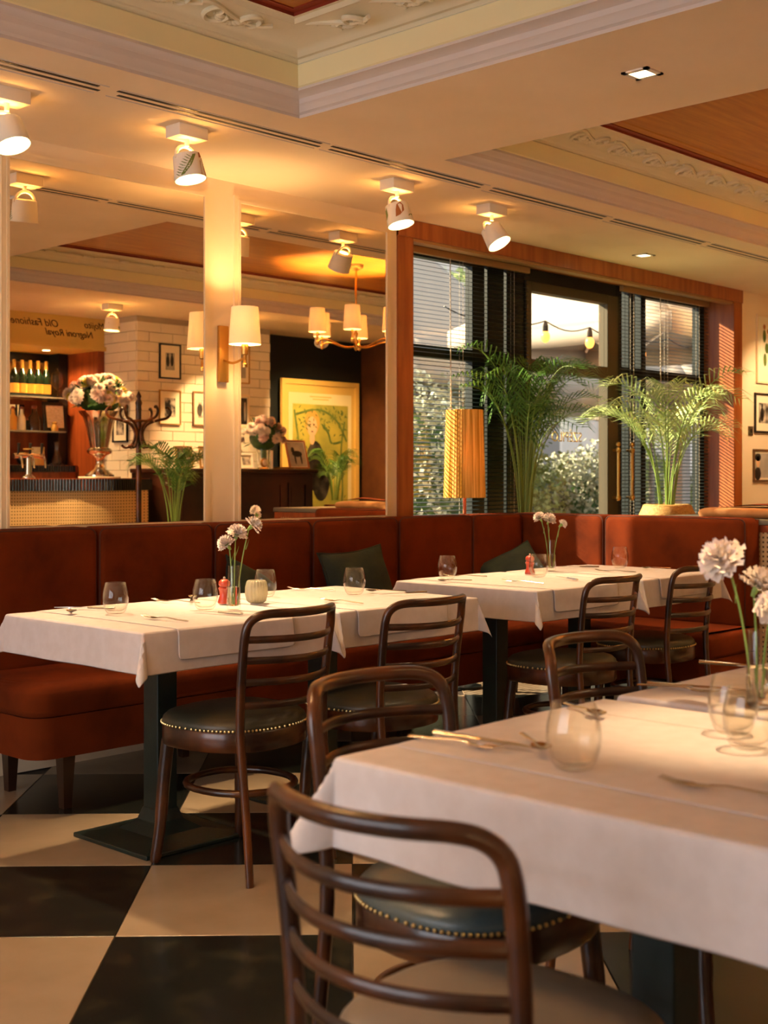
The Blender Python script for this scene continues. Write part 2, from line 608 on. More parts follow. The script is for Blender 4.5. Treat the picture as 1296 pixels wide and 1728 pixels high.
for n, cf in enumerate(CF):
    ring(MB(), cf, [(0, 2.58), (0, 2.592), (.012, 2.598), (.02, 2.612), (.034, 2.622), (.04, 2.638), (.062, 2.65), (.078, 2.654), (.078, 2.664)]
         ).build('crown_moulding', 'crown_paint', ceil, angle=25)
    ring(MB(), cf, [(.078, 2.664), (.085, 2.668), (.112, 2.735)]).build('cove_band', 'cream_paint', ceil, smooth=False)
    ring(MB(), cf, [(.112, 2.735), (.106, 2.742), (.118, 2.752), (.135, 2.752), (.15, 2.762), (.17, 2.772), (.30, 2.792), (.315, 2.788), (.33, 2.80), (.345, 2.80)]
         ).build('relief_band', 'relief_paint', ceil, angle=25)
    ring(MB(), cf, [(.345, 2.80), (.345, 2.812), (.372, 2.812), (.372, 2.818)]).build('border', 'red_border', ceil, smooth=False)
    x0, x1, y0, y1 = cf
    d = .372
    MB().bb(x0 + d, x1 - d, y0 + d, y1 - d, 2.818, 2.83).build('ceiling_panel', 'panel_wood', ceil, smooth=False)
    ring(MB(), cf, [(d, 2.817), (d + .05, 2.814), (d + .06, 2.817)]).build('panel_bead', 'panel_wood', ceil, smooth=False)
    for s in range(int((x1 - x0 - .6) / .31)):
        xx = x0 + .46 + s * .31
        for yy, flip in ((y1 - .235, 0), (y0 + .235, pi)):
            o = link('relief_scroll', scroll_me, ceil, (xx, yy, 2.778))
            o.rotation_euler = (R(-9) if not flip else R(9), 0, flip); o.scale = (1, 1.25, 1.4)
    for s in range(int((y1 - y0 - .6) / .31)):
        yy = y0 + .46 + s * .31
        for xx, flip in ((x1 - .235, -pi / 2), (x0 + .235, pi / 2)):
            o = link('relief_scroll', scroll_me, ceil, (xx, yy, 2.778))
            o.rotation_euler = (0, R(9) if flip < 0 else R(-9), flip); o.scale = (1, 1.25, 1.4)

# air slots in the ceiling
segs = [(1.6, 2.66), (2.71, 3.745), (3.775, 4.80), (4.85, 5.83), (5.88, 6.86), (6.91, 7.9), (7.95, 8.95)]
seg_at = ['cut by the left picture edge', 'above the first floral spotlight', 'beside the plaster corner of the coffer', 'above the plain white spotlight',
          'above the middle of the window', 'above the right of the window', 'nearest the far end wall']
for (a, b), w in zip(segs, seg_at):
    t = thing('air_slot', 'thin double-slotted ceiling air outlet ' + w, 'vent', (a, 3.905, H_CEIL), group='ceiling air slots')
    L = b - a
    for yo in (-.022, .022):
        MB().bb(.03 * (yo > 0), L - .03 * (yo < 0), yo - .008, yo + .008, -.0015, .002).build('slot', 'picture_black', t, smooth=False)
    MB().bb(0, L, .052, .055, -.003, .001).bb(0, L, -.045, -.042, -.003, .001).build('edge_trim', 'crown_paint', t, smooth=False)

# square recessed downlights
def downlight(x, y, label, s=.085, power=14):
    t = thing('downlight', label, 'downlight', (x, y, H_CEIL), group='recessed square downlights')
    m = MB()
    for a in range(4):
        c = (s / 2) * cos(a * pi / 2), (s / 2) * sin(a * pi / 2)
        m.box((c[0], c[1], -.003), (.018 if a % 2 == 0 else s + .018, s + .018 if a % 2 == 0 else .018, .006))
    m.build('rim', 'white_lacquer', t, smooth=False)
    MB().bb(-s / 2, s / 2, -s / 2, s / 2, -.002, -.0005).build('lens', 'downlight', t, smooth=False)
    light('downlight_beam', 'SPOT', (0, 0, -.02), power, WARM2, t, spot_size=R(95), spot_blend=.8, shadow_soft_size=.03)
downlight(3.82, 2.41, 'square recessed downlight in the beam between the two coffers')
downlight(6.96, 4.38, 'small square downlight in the ceiling in front of the window')

# mirrors on the back wall
def mirror(x0, x1, label):
    z0, z1 = .995, 2.49
    t = thing('wall_mirror', label, 'mirror', ((x0 + x1) / 2, YW, z0))
    w, h = x1 - x0, z1 - z0
    MB().bb(-w / 2, w / 2, -.012, -.004, 0, h).build('mirror_glass', 'mirror', t, smooth=False)
    fr = MB()
    b = .03
    for d0, d1, y in ((-.004, b, -.012), (-.004, .008, -.018)):
        fr.bb(-w / 2 - d1, -w / 2 - d0, y, 0, -d1, h + d1).bb(w / 2 + d0, w / 2 + d1, y, 0, -d1, h + d1)
        fr.bb(-w / 2 - d0, w / 2 + d0, y, 0, h + d0, h + d1).bb(-w / 2 - d0, w / 2 + d0, y, 0, -d1, -d0)
    fr.build('frame', 'frame_paint', t, smooth=False)
mirror(2.745, 3.748, 'large cream-framed wall mirror reflecting the bar, left of the wall lamp')
mirror(3.955, 4.962, 'large cream-framed wall mirror reflecting the poster and chandelier')

# ---------------------------------------------------------------- the window wall
WX0, WX1 = 5.05, 8.79
GY = 4.93
win = struct('window_1', MB().bb(WX0, WX0 + .12, YW - .012, GY + .1, 0, 2.575), 'window_wood', smooth=False)
MB().bb(8.665, WX1, YW - .012, GY + .1, 0, 2.575).build('jamb', 'window_wood', win, smooth=False)
MB().bb(WX0, WX1, YW - .02, YW + .05, 2.485, 2.578).build('head_beam', 'window_wood', win, smooth=False)
MB().bb(WX0 + .12, 8.665, YW - .004, YW + .06, 2.470, 2.4845).build('pelmet', 'blind_rail', win, smooth=False)
MB().bb(WX0 + .12, 8.665, YW + .05, GY + .1, 2.505, 2.575).build('head_lining', 'window_wood', win, smooth=False)
def wbar(x0, x1, z0, z1, nm='mullion', m='window_metal', y0=GY, y1=GY + .06):
    MB().bb(x0, x1, y0, y1, z0, z1).build(nm, m, win, smooth=False, bevel=.003, seg=1)
for a, b in ((5.17, 5.21), (5.96, 6.075), (6.105, 6.262), (6.292, 6.468), (7.49, 7.56), (7.645, 7.725), (7.80, 7.862), (8.59, 8.665)):
    wbar(a, b, 0, 2.505)
for a, b in ((5.21, 5.96), (7.862, 8.59)):
    wbar(a, b, 1.888, 1.955, 'transom')
    wbar(a, b, 2.455, 2.505, 'top_rail')
    wbar(a, b, 0, .07, 'bottom_rail')
    MB().bb(a, b, GY + .028, GY + .034, .07, 1.888).build('pane', 'pane', win, smooth=False)
    MB().bb(a, b, GY + .028, GY + .034, 1.955, 2.455).build('pane', 'pane', win, smooth=False)
for a, b in ((6.075, 6.105), (6.262, 6.292), (7.56, 7.645), (7.725, 7.80)):
    wbar(a, b, 1.888, 1.955, 'transom')
    MB().bb(a, b, GY + .028, GY + .034, 0, 2.5).build('pane', 'pane', win, smooth=False)
# middle casement in bronze
wbar(6.468, 7.49, 2.425, 2.505, 'top_rail')
for a, b, z0, z1 in ((6.468, 6.522, 0, 2.425), (7.365, 7.49, 0, 2.425)):
    wbar(a, b, z0, z1, 'sash_stile', 'sash_bronze', GY - .015)
for z0, z1 in ((2.365, 2.425), (1.862, 1.94), (0, .1)):
    wbar(6.522, 7.365, z0, z1, 'sash_rail', 'sash_bronze', GY - .015)
MB().bb(6.522, 7.365, GY + .012, GY + .018, .1, 1.862).build('pane', 'pane', win, smooth=False)
MB().bb(6.522, 7.365, GY + .012, GY + .018, 1.94, 2.365).build('pane', 'pane', win, smooth=False)
# lettering on the pane, to be read from the street
tm = text_mesh('SZÉPILO', .092, 'gold_letters', 'window_lettering')
o = link('window_lettering', tm, win, (6.95, GY + .023, 1.43))
o.rotation_euler = (R(90), 0, R(180))
o['label'] = 'gold capital letters on the glass, seen from behind'
# brass pull handles of the door
for xx in (7.43, 7.60):
    h = MB().tube([(xx, GY - .055, 1.04), (xx, GY - .055, 1.40)], .012, 10)
    for zz in (1.06, 1.38):
        h.tube([(xx, GY - .055, zz), (xx, GY - .01, zz)], .009, 8)
        h.ball((xx, GY - .055, zz), .02, 10, 6)
    h.ball((xx, GY - .055, 1.42), .018, 10, 6)
    h.build('pull_handle', 'brass', win)

# venetian blinds
sl = MB()
def slat_mesh(w):
    m = MB()
    rows = [(-.0125, -.0015), (-.006, .0008), (0, .0015), (.006, .0008), (.0125, -.0015)]
    m.add([(x, y, z) for x in (-w / 2, w / 2) for y, z in rows], [(i, i + 1, i + 6, i + 5) for i in range(4)])
    return m.mesh('slat', 'slat', angle=80)
def blind(x0, x1, label):
    t = thing('window_blind', label, 'blind', ((x0 + x1) / 2, GY - .03, 0))
    w = x1 - x0
    MB().bb(-w / 2, w / 2, -.02, .012, 2.462, 2.50).build('head_rail', 'blind_rail', t, smooth=False, bevel=.003)
    me = slat_mesh(w)
    z = 2.447
    while z > .06:
        o = link('slat', me, t, (0, 0, z))
        o.rotation_euler = (R(14), 0, 0)
        z -= .0244
    MB().bb(-w / 2, w / 2, -.012, .012, .03, .048).build('bottom_rail', 'slat', t, smooth=False)
    for xx in (-w * .38, 0, w * .38):
        MB().tube([(xx, -.0135, .05), (xx, -.0135, 2.46)], .0011, 5).tube([(xx, .0135, .05), (xx, .0135, 2.46)], .0011, 5).build('ladder_cord', 'cord', t)
    MB().tube([(-w * .1, -.03, 1.5), (-w * .1, -.025, 2.46)], .003, 6).build('tilt_wand', 'cord', t)
blind(5.18, 6.46, 'dark slatted venetian blind behind the pleated lamp, left window bay')
blind(7.50, 8.655, 'dark slatted venetian blind behind the pale palm, right window bay')

# ---------------------------------------------------------------- outdoors, beyond the glass
struct('pavement_ground', MB().bb(-6, 30, 4.99, 30, -.25, -.08), 'pavement', smooth=False)

def leafy(parent, name, m, c, s, n, leaf, seed):
    """a mass of small leaves over an ellipsoid, one mesh"""
    r = random.Random(seed)
    mb = MB()
    for _ in range(n):
        while True:
            d = Vector((r.gauss(0, 1), r.gauss(0, 1), r.gauss(0, 1)))
            if d.length > .01:
                break
        d.normalize()
        q = r.uniform(.72, 1.04) * (1 + .12 * sin(5 * d.x + 3 * d.z + seed) + .1 * sin(7 * d.y - 4 * d.z))
        p = Vector((c[0] + d.x * s[0] * q, c[1] + d.y * s[1] * q, max(.02, c[2] + d.z * s[2] * q)))
        a = Vector((r.uniform(-1, 1), r.uniform(-1, 1), r.uniform(-1, .6))).normalized()
        b = a.cross(Vector((r.uniform(-1, 1), r.uniform(-1, 1), r.uniform(-1, 1)))).normalized()
        L = leaf * r.uniform(.6, 1.3)
        w = L * .32
        mb.add([p, p + a * L * .5 + b * w, p + a * L, p + a * L * .5 - b * w], [(0, 1, 2, 3)])
    o = mb.build(name, m, parent, smooth=False)
    o['kind'] = 'stuff'
    return o
def bush(loc, s, n, leaf, m, label, seed):
    t = thing('garden_bush', label, 'bush', loc, group='bushes outside the window')
    leafy(t, 'foliage', m, (0, 0, s[2] * .95), s, n, leaf, seed)
    b = MB()
    for k in range(5):
        a = k * 1.3 + seed
        b.tube(smooth_path([(.05 * cos(a), .05 * sin(a), -.08), (s[0] * .3 * cos(a), s[1] * .3 * sin(a), s[2] * .7), (s[0] * .6 * cos(a), s[1] * .6 * sin(a), s[2] * 1.3)]), .02, 6)
    b.build('branches', 'bark', t)
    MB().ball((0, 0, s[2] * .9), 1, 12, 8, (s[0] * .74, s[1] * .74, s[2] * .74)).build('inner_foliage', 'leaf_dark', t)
bush((8.7, 7.9, -.08), (1.0, .8, 1.15), 9000, .065, 'hedge_grey', 'tall silvery leafy bush outside the left window bay', 1)
bush((11.0, 9.0, -.08), (1.0, .8, .95), 9000, .065, 'hedge_leaf', 'green leafy bush outside, behind the left potted palm', 2)
bush((12.9, 9.1, -.08), (1.0, .8, .82), 9000, .065, 'hedge_grey', 'low silvery bush outside, under the window lettering', 3)
bush((14.7, 9.4, -.08), (.9, .8, .75), 9000, .065, 'hedge_leaf', 'low green bush outside beside the door handles', 4)
bush((16.5, 10.3, -.08), (.9, .8, .8), 9000, .065, 'hedge_grey', 'silvery bush outside, behind the right blind', 5)
# tree crown far behind the parasols
tr = thing('garden_tree', 'leafy tree outside beyond the parasols', 'tree', (14.5, 13.8, -.08))
leafy(tr, 'foliage', 'hedge_leaf', (0, 0, 3.0), (3.0, 1.2, 1.5), 6000, .2, 9)
MB().tube([(0, 0, 0), (.05, 0, 1.2), (0, .05, 2.8)], [.12, .1, .06], 10).build('trunk', 'bark', tr)

def parasol(loc, s, z0, z1, label, rz):
    t = thing('parasol', label, 'parasol', (loc[0], loc[1], -.08), rz, group='white parasols outside the window')
    c = [(-s, -s), (s, -s), (s, s), (-s, s)]
    for k in range(4):                                   # four canvas panels, each with thickness and a valance
        a, b = c[k], c[(k + 1) % 4]
        m = MB()
        def fn(u, v):
            x, y = a[0] + (b[0] - a[0]) * v, a[1] + (b[1] - a[1]) * v
            return Vector((x * (1 - u * .97), y * (1 - u * .97), z0 + (z1 - z0) * u - .05 * sin(pi * v) * (1 - u)))
        m.grid(fn, 6, 8)
        m.grid(lambda u, v: Vector((a[0] + (b[0] - a[0]) * v, a[1] + (b[1] - a[1]) * v, z0 - .05 * sin(pi * v) - u * .16)), 1, 8)
        p = m.build('canopy_panel', 'canvas_white', t)
        sm = p.modifiers.new('thick', 'SOLIDIFY'); sm.thickness = .006
    for k in range(4):
        MB().tube([(c[k][0] * .02, c[k][1] * .02, z1 - .03), (c[k][0] * .98, c[k][1] * .98, z0 - .02)], .014, 6).build('rib', 'white_lacquer', t)
        MB().tube([(0, 0, z0 - .25), (c[k][0] * .5, c[k][1] * .5, (z0 + z1) / 2 - .03)], .011, 6).build('strut', 'white_lacquer', t)
    MB().tube([(0, 0, 0), (0, 0, z1 + .08)], .032, 12).build('pole', 'roller_grey', t)
    MB().box((0, 0, .04), (.5, .5, .08)).build('base', 'roller_grey', t, bevel=.01)
parasol((9.9, 9.3), 1.4, 2.3, 3.9, 'big square white parasol outside the left window bay', .1)
parasol((9.75, 6.35), 1.1, 2.55, 3.25, 'white parasol nearest the glass, high in the middle casement', .03)
parasol((12.4, 7.7), 1.4, 2.2, 3.0, 'big square white parasol behind the nearest one, middle casement', -.05)
parasol((15.9, 8.6), 1.4, 2.2, 3.1, 'big square white parasol outside the right window bay', .08)
# pale house opposite, with a grey post before it
hs = thing('house_front', 'pale house front across the street, seen through the window', 'building', (16, 16, -.08))
MB().bb(-12, 14, 0, .4, 0, 5.5).build('wall', 'house_wall', hs, smooth=False)
for k in range(9):
    f = MB().bb(-10.6 + k * 2.6, -9.4 + k * 2.6, -.06, 0, 1.2, 3.0).build('window', 'white_lacquer', hs, smooth=False)
    MB().bb(-10.5 + k * 2.6, -9.5 + k * 2.6, -.07, -.06, 1.3, 2.9).build('pane', 'roller_grey', f, smooth=False)
ps = thing('canopy_post', 'grey square post outside behind the right blind', 'post', (11.55, 6.85, -.08))
MB().box((0, 0, 1.25), (.16, .16, 2.5)).build('shaft', 'roller_grey', ps, bevel=.01)
MB().box((0, 0, .03), (.3, .3, .06)).box((0, 0, 2.52), (.24, .24, .05)).build('plates', 'roller_grey', ps, bevel=.006)
# string of bulbs
wire = [(6.5 + k * .08, 5.62, 2.33 - .05 * sin(pi * ((k * .08 / .56) % 1))) for k in range(40)]
tag(MB().tube(wire, .005, 5).build('light_string', 'black_metal'), 'thin black cable of the garden light string outside', 'cable')
for k, w in ((7, 'behind the left blind'), (14, 'at the left of the middle casement'), (21, 'in the right half of the middle casement'), (30, 'behind the right blind')):
    p = wire[k]
    t = thing('string_bulb', 'small orange hanging garden bulb outside ' + w, 'bulb', (p[0], p[1], p[2]), group='garden string bulbs')
    MB().tube([(0, 0, 0), (0, 0, -.03), (0, 0, -.075)], [.01, .02, .022], 8).build('socket', 'black_metal', t)
    MB().ball((0, 0, -.115), .036, 10, 7, (1, 1, 1.25)).build('glass_bulb', 'string_bulb', t)
# ================================================================ FURNITURE
# ---- banquettes
def rounded_rect(x0, x1, y0, y1, r, seg=6, which=(1, 1, 1, 1)):
    pts = []
    for k, (cx, cy, a0) in enumerate(((x1 - r, y1 - r, 0), (x0 + r, y1 - r, 90), (x0 + r, y0 + r, 180), (x1 - r, y0 + r, 270))):
        if which[k]:
            for i in range(seg + 1):
                a = R(a0 + 90 * i / seg)
                pts.append((cx + r * cos(a), cy + r * sin(a)))
        else:
            pts.append(((x1, x0, x0, x1)[k], (y1, y1, y0, y0)[k]))
    return pts
def cushion_loft(out, z0, z1, crown=.012, rr=.018):
    """upholstered slab: rounded edges, slightly crowned top"""
    n = len(out)
    cx, cy = sum(p[0] for p in out) / n, sum(p[1] for p in out) / n
    def ringz(z, ins):
        res = []
        for i, (x, y) in enumerate(out):
            a, b = Vector(out[i - 1]), Vector(out[(i + 1) % n])
            t = (b - a)
            nn = Vector((t.y, -t.x))
            nn = nn.normalized() if nn.length > 1e-6 else Vector((0, 0))
            if nn.dot(Vector((x - cx, y - cy))) < 0:
                nn = -nn
            res.append((x - nn.x * ins, y - nn.y * ins, z))
        return res
    rings = [ringz(z0, rr), ringz(z0 + rr * .3, rr * .3), ringz(z0 + rr, 0), ringz(z1 - rr, 0), ringz(z1 - rr * .3, rr * .3), ringz(z1, rr), ringz(z1 + crown * .5, rr + .035)]
    return MB().loft(rings)

SEAT_Z, BASE_Z = .47, .20
bq = thing('banquette', 'long rust velvet banquette along the mirror wall', 'banquette', (0, 0, 0))
def back_panel(parent, a, b, axis, at):
    """padded back section from a to b; front face at `at`"""
    g = .004
    m = MB()
    z0, z1, th = .44, .995, .13
    def prof(w):
        return rounded_rect(a + g, b - g, z0, z1, .035, 5)
    out = prof(0)
    rings = []
    for dep, ins in ((th, .0), (.03, 0), (.012, .004), (.003, .013), (0, .03)):
        n = len(out)
        cx, cz = (a + b) / 2, (z0 + z1) / 2
        ring_ = []
        for (u, v) in out:
            du, dv = u - cx, v - cz
            uu = u - math.copysign(min(ins, abs(du)), du)
            vv = v - math.copysign(min(ins, abs(dv)), dv)
            d = at + dep
            ring_.append((uu, d, vv) if axis == 'x' else (d, uu, vv))
        rings.append(ring_)
    m.loft(rings)
    p = m.build('back_panel', 'velvet', parent, angle=60)
    # piping along the front edge
    out2 = rounded_rect(a + g + .006, b - g - .006, z0 + .01, z1 - .006, .03, 5)
    pts = [((u, at + .011, v) if axis == 'x' else (at + .011, u, v)) for u, v in out2]
    MB().tube(pts, .0042, 6, closed=True).build('piping', 'velvet_piping', p)
joints = [2.45, 3.05, 3.655, 4.255, 4.86, 5.45, 5.9]
for a, b in zip(joints, joints[1:]):
    back_panel(bq, a, b, 'x', 4.5)
MB().bb(2.45, 6.05, 4.62, 4.655, .2, .985).build('back_board', 'velvet', bq, smooth=False)
cushion_loft(rounded_rect(2.44, 5.88, 4.0, 4.52, .09, 8, (0, 0, 1, 0)), .345, SEAT_Z - .012, .012, .028).build('seat_cushion', 'velvet', bq, angle=60)
MB().prism(rounded_rect(2.45, 5.86, 4.012, 4.52, .085, 8, (0, 0, 1, 0)), BASE_Z, .347).build('seat_base', 'velvet', bq, angle=60)
leg_me = MB().loft([[(x * .016, y * .016, 0) for x, y in ((-1, -1), (1, -1), (1, 1), (-1, 1))], [(x * .026, y * .026, BASE_Z + .004) for x, y in ((-1, -1), (1, -1), (1, 1), (-1, 1))]]).mesh('leg', 'cabinet_dark', smooth=False)
for xx in (2.62, 3.45, 4.3, 4.42, 5.2, 5.75):
    for yy in (4.08, 4.46):
        link('leg', leg_me, bq, (xx, yy, 0))
bq2 = thing('banquette', 'short rust velvet banquette turning the corner in front of the window', 'banquette', (0, 0, 0))
back_panel(bq2, 3.97, 4.612, 'y', 5.905)
back_panel(bq2, 3.13, 3.97, 'y', 5.905)
MB().bb(6.028, 6.06, 3.14, 4.612, .2, .985).build('back_board', 'velvet', bq2, smooth=False)
cushion_loft(rounded_rect(5.40, 5.92, 3.05, 3.995, .03, 4, (0, 0, 1, 1)), .345, SEAT_Z - .012, .012, .022).build('seat_cushion', 'velvet', bq2, angle=60)
MB().prism(rounded_rect(5.41, 5.92, 3.06, 3.99, .02, 4, (0, 0, 1, 1)), BASE_Z, .347).build('seat_base', 'velvet', bq2, angle=60)
for xx in (5.48, 5.86):
    for yy in (3.12, 3.9):
        link('leg', leg_me, bq2, (xx, yy, 0))

# ---- scatter cushions
def pillow(loc, rot, s, label, seed):
    t = thing('cushion', label, 'cushion', loc, group='dark green cushions on the banquette')
    t.rotation_euler = rot
    r = random.Random(seed)
    ph = [r.uniform(0, 6) for _ in range(4)]
    def side(sg):
        def fn(u, v):
            x, y = (u - .5) * 2, (v - .5) * 2
            e = (1 - abs(x) ** 2.4) * (1 - abs(y) ** 2.4)
            pin = 1 - .10 * (1 - abs(y) ** 2) * abs(x) ** 3
            pin2 = 1 - .10 * (1 - abs(x) ** 2) * abs(y) ** 3
            d = .075 * max(e, 0) ** .5 + .008 * sin(5 * x + ph[0]) * e + .007 * sin(6 * y + ph[1] + 2 * x) * e
            return Vector((x * s / 2 * pin, sg * d, s / 2 + y * s / 2 * pin2))
        return fn
    MB().grid(side(1), 16, 16).grid(side(-1), 16, 16).build('cover', 'pillow_green', t, angle=180)
    e = []
    for k in range(64):
        a = k / 64 * 4
        q, f = int(a), a - int(a)
        x, y = [(-1 + 2 * f, -1), (1, -1 + 2 * f), (1 - 2 * f, 1), (-1, 1 - 2 * f)][q]
        pin = 1 - .10 * (1 - abs(y) ** 2) * abs(x) ** 3
        pin2 = 1 - .10 * (1 - abs(x) ** 2) * abs(y) ** 3
        e.append((x * s / 2 * pin, 0, s / 2 + y * s / 2 * pin2))
    MB().tube(e, .005, 6, closed=True).build('seam', 'pillow_green', t)
pillow((3.72, 4.29, .515), (R(-30), R(26), R(4)), .34, 'dark green velvet cushion leaning behind the carnation vase', 1)
pillow((4.43, 4.28, .480), (R(-20), R(-4), R(-4)), .40, 'dark green velvet cushion sitting upright behind the left tables', 2)
pillow((5.63, 4.22, .52), (R(-42), R(-22), R(-28)), .37, 'dark green velvet cushion slumped in the banquette corner', 3)

# ---- pedestal tables, their cloths and runners
def table(cx, cy, sx, sy, label, colx=0, coly=0):
    t = thing('pedestal_table', label, 'table', (cx, cy, 0), group='square pedestal tables')
    MB().bb(-sx / 2 + .014, sx / 2 - .014, -sy / 2 + .014, sy / 2 - .014, .72, .7515).build('tabletop', 'table_wood', t, bevel=.006)
    MB().box((colx, coly, .38), (.08, .08, .66)).build('column', 'dark_iron', t, smooth=False, bevel=.004)
    MB().box((colx, coly, .706), (.36, .06, .02)).box((colx, coly, .706), (.06, .36, .02)).build('bracket', 'dark_iron', t, smooth=False)
    sq = [(-1, -1), (1, -1), (1, 1), (-1, 1)]
    MB().loft([[(colx + x * .205, coly + y * .205, .0) for x, y in sq], [(colx + x * .205, coly + y * .205, .014) for x, y in sq],
               [(colx + x * .10, coly + y * .10, .03) for x, y in sq], [(colx + x * .055, coly + y * .055, .06) for x, y in sq],
               [(colx + x * .042, coly + y * .042, .10) for x, y in sq]]).build('base', 'dark_iron', t, smooth=False, bevel=.003)
def wave(side, s):
    return .006 * sin(9.0 * s + side * 1.7) + .004 * sin(21 * s + side * 2.9)
def drape(cx, cy, sx, sy, z, drops, name, label, cat, group, extra=0., flare=(1, 1, 1, 1), res=.022, m='cloth_white', seed=0):
    """cloth over a table; drops = (left, right, near, far)"""
    L, Rr, N, F = drops
    def axis(half, d0, d1):
        v = []
        n0 = max(1, int(d0 / res)) if d0 > 0 else 0
        for k in range(n0):
            v.append(-half - d0 + d0 * k / n0)
        if n0:
            v.append(-half - .005)
        n = int(2 * half / .05)
        for k in range(n + 1):
            v.append(-half + 2 * half * k / n)
            if k == 0 and n0: v.append(-half + .006)
            if k == n - 1 and d1 > 0: v.append(half - .006)
        n1 = max(1, int(d1 / res)) if d1 > 0 else 0
        if n1: v.append(half + .005)
        for k in range(1, n1 + 1):
            v.append(half + d1 * k / n1)
        return v
    hx, hy = sx / 2, sy / 2
    xs, ys = axis(hx, L, Rr), axis(hy, N, F)
    vs_ = []
    for x in xs:
        for y in ys:
            a = max(0, abs(x) - hx); b = max(0, abs(y) - hy)
            sgx, sgy = (1 if x > 0 else -1), (1 if y > 0 else -1)
            bx, by = max(-hx, min(hx, x)), max(-hy, min(hy, y))
            fx = flare[1] if x > 0 else flare[0]
            fy = flare[3] if y > 0 else flare[2]
            if a == 0 and b == 0:
                p = (x, y, z + .0006 * sin(14 * x + 5 * y + seed))
            elif b == 0:
                o = min(a, .006) + extra + (.05 * a + wave(1 + sgx + seed, by) * a / .13) * fx
                p = (bx + sgx * o, by, z - max(0, a - .003))
            elif a == 0:
                o = min(b, .006) + extra + (.05 * b + wave(4 + sgy + seed, bx) * b / .13) * fy
                p = (bx, by + sgy * o, z - max(0, b - .003))
            else:
                r = sqrt(a * a + b * b)
                ph = atan2(b, a)
                k = sin(2 * ph) ** 1.5
                o = min(r, .006) + extra + r * (.06 + .46 * k)
                dz = max(0, sqrt(max(1e-6, r * r - (r * .5 * k) ** 2)) - .003)
                # strip towards the two sides joins their ripples
                wx = wave(1 + sgx + seed, by) * r / .13 * fx * max(0, 1 - ph / .6)
                wy = wave(4 + sgy + seed, bx) * r / .13 * fy * max(0, 1 - (pi / 2 - ph) / .6)
                p = (bx + sgx * (o * cos(ph) * (fx if k > .2 else 1) + wx), by + sgy * (o * sin(ph) * (fy if k > .2 else 1) + wy), z - dz)
            vs_.append((p[0], p[1], p[2]))
    ny = len(ys)
    fs = [(i * ny + j, (i + 1) * ny + j, (i + 1) * ny + j + 1, i * ny + j + 1) for i in range(len(xs) - 1) for j in range(ny - 1)]
    mb = MB().add(vs_, fs)
    me = mb.mesh(name, m, angle=50)
    o = link(name, me, None, (cx, cy, 0))
    s = o.modifiers.new('thick', 'SOLIDIFY'); s.thickness = .0012; s.offset = 1
    sb = o.modifiers.new('soft', 'SUBSURF'); sb.levels = 1; sb.render_levels = 1
    return tag(o, label, cat, group)
D = .125
TZ = .7535
TT = [  # cx, cy, sx, sy, where, column offset, drops, flares
    (2.583, 3.42, .735, .74, 'at the left end of the mirror wall', (.05, .11), (D, D, D, D), (.8, .3, .8, 1)),
    (3.355, 3.42, .71, .74, 'second from the left along the mirror wall', (0, .08), (D, D, D, D), (.3, .5, .7, 1)),
    (4.432, 3.42, .705, .74, 'third from the left along the mirror wall', (-.01, .11), (D, D, D, D), (.7, .3, .8, 1)),
    (5.168, 3.42, .665, .74, 'in the banquette corner by the window', (0, .19), (D, D, D, D), (.3, .6, .7, 1)),
    (1.82, 1.0975, .75, .748, 'in the foreground behind the nearest chair', (.02, .02), (D + .02, D, D + .01, D), (1, .3, 1, 1)),
    (2.627, 1.0975, .75, .748, 'in the foreground at the right picture edge', (0, .02), (D, D, D, D), (.3, 1, 1, 1)),
]
for i, (cx, cy, sx, sy, w, co, dr, fl) in enumerate(TT):
    table(cx, cy, sx, sy, 'dark iron pedestal table under a white cloth, ' + w, *co)
    drape(cx, cy, sx, sy, TZ + .001, dr, 'tablecloth', 'white tablecloth on the table ' + w, 'tablecloth', 'white tablecloths', flare=fl, seed=i)
RW = [(2.555, .46), (3.30, .46), (4.40, .46), (5.17, .44), (1.80, .48), (2.627, .48)]
for i, ((rx, rw), (cx, cy, sx, sy, w, co, dr, fl)) in enumerate(zip(RW, TT)):
    drape(rx, cy, rw, sy, TZ + .0029, (0, 0, .095 if i < 4 else .06, .09 if i < 4 else .0), 'table_runner', 'white cloth runner laid across the table ' + w, 'table runner',
          'white table runners', extra=.008, seed=i)

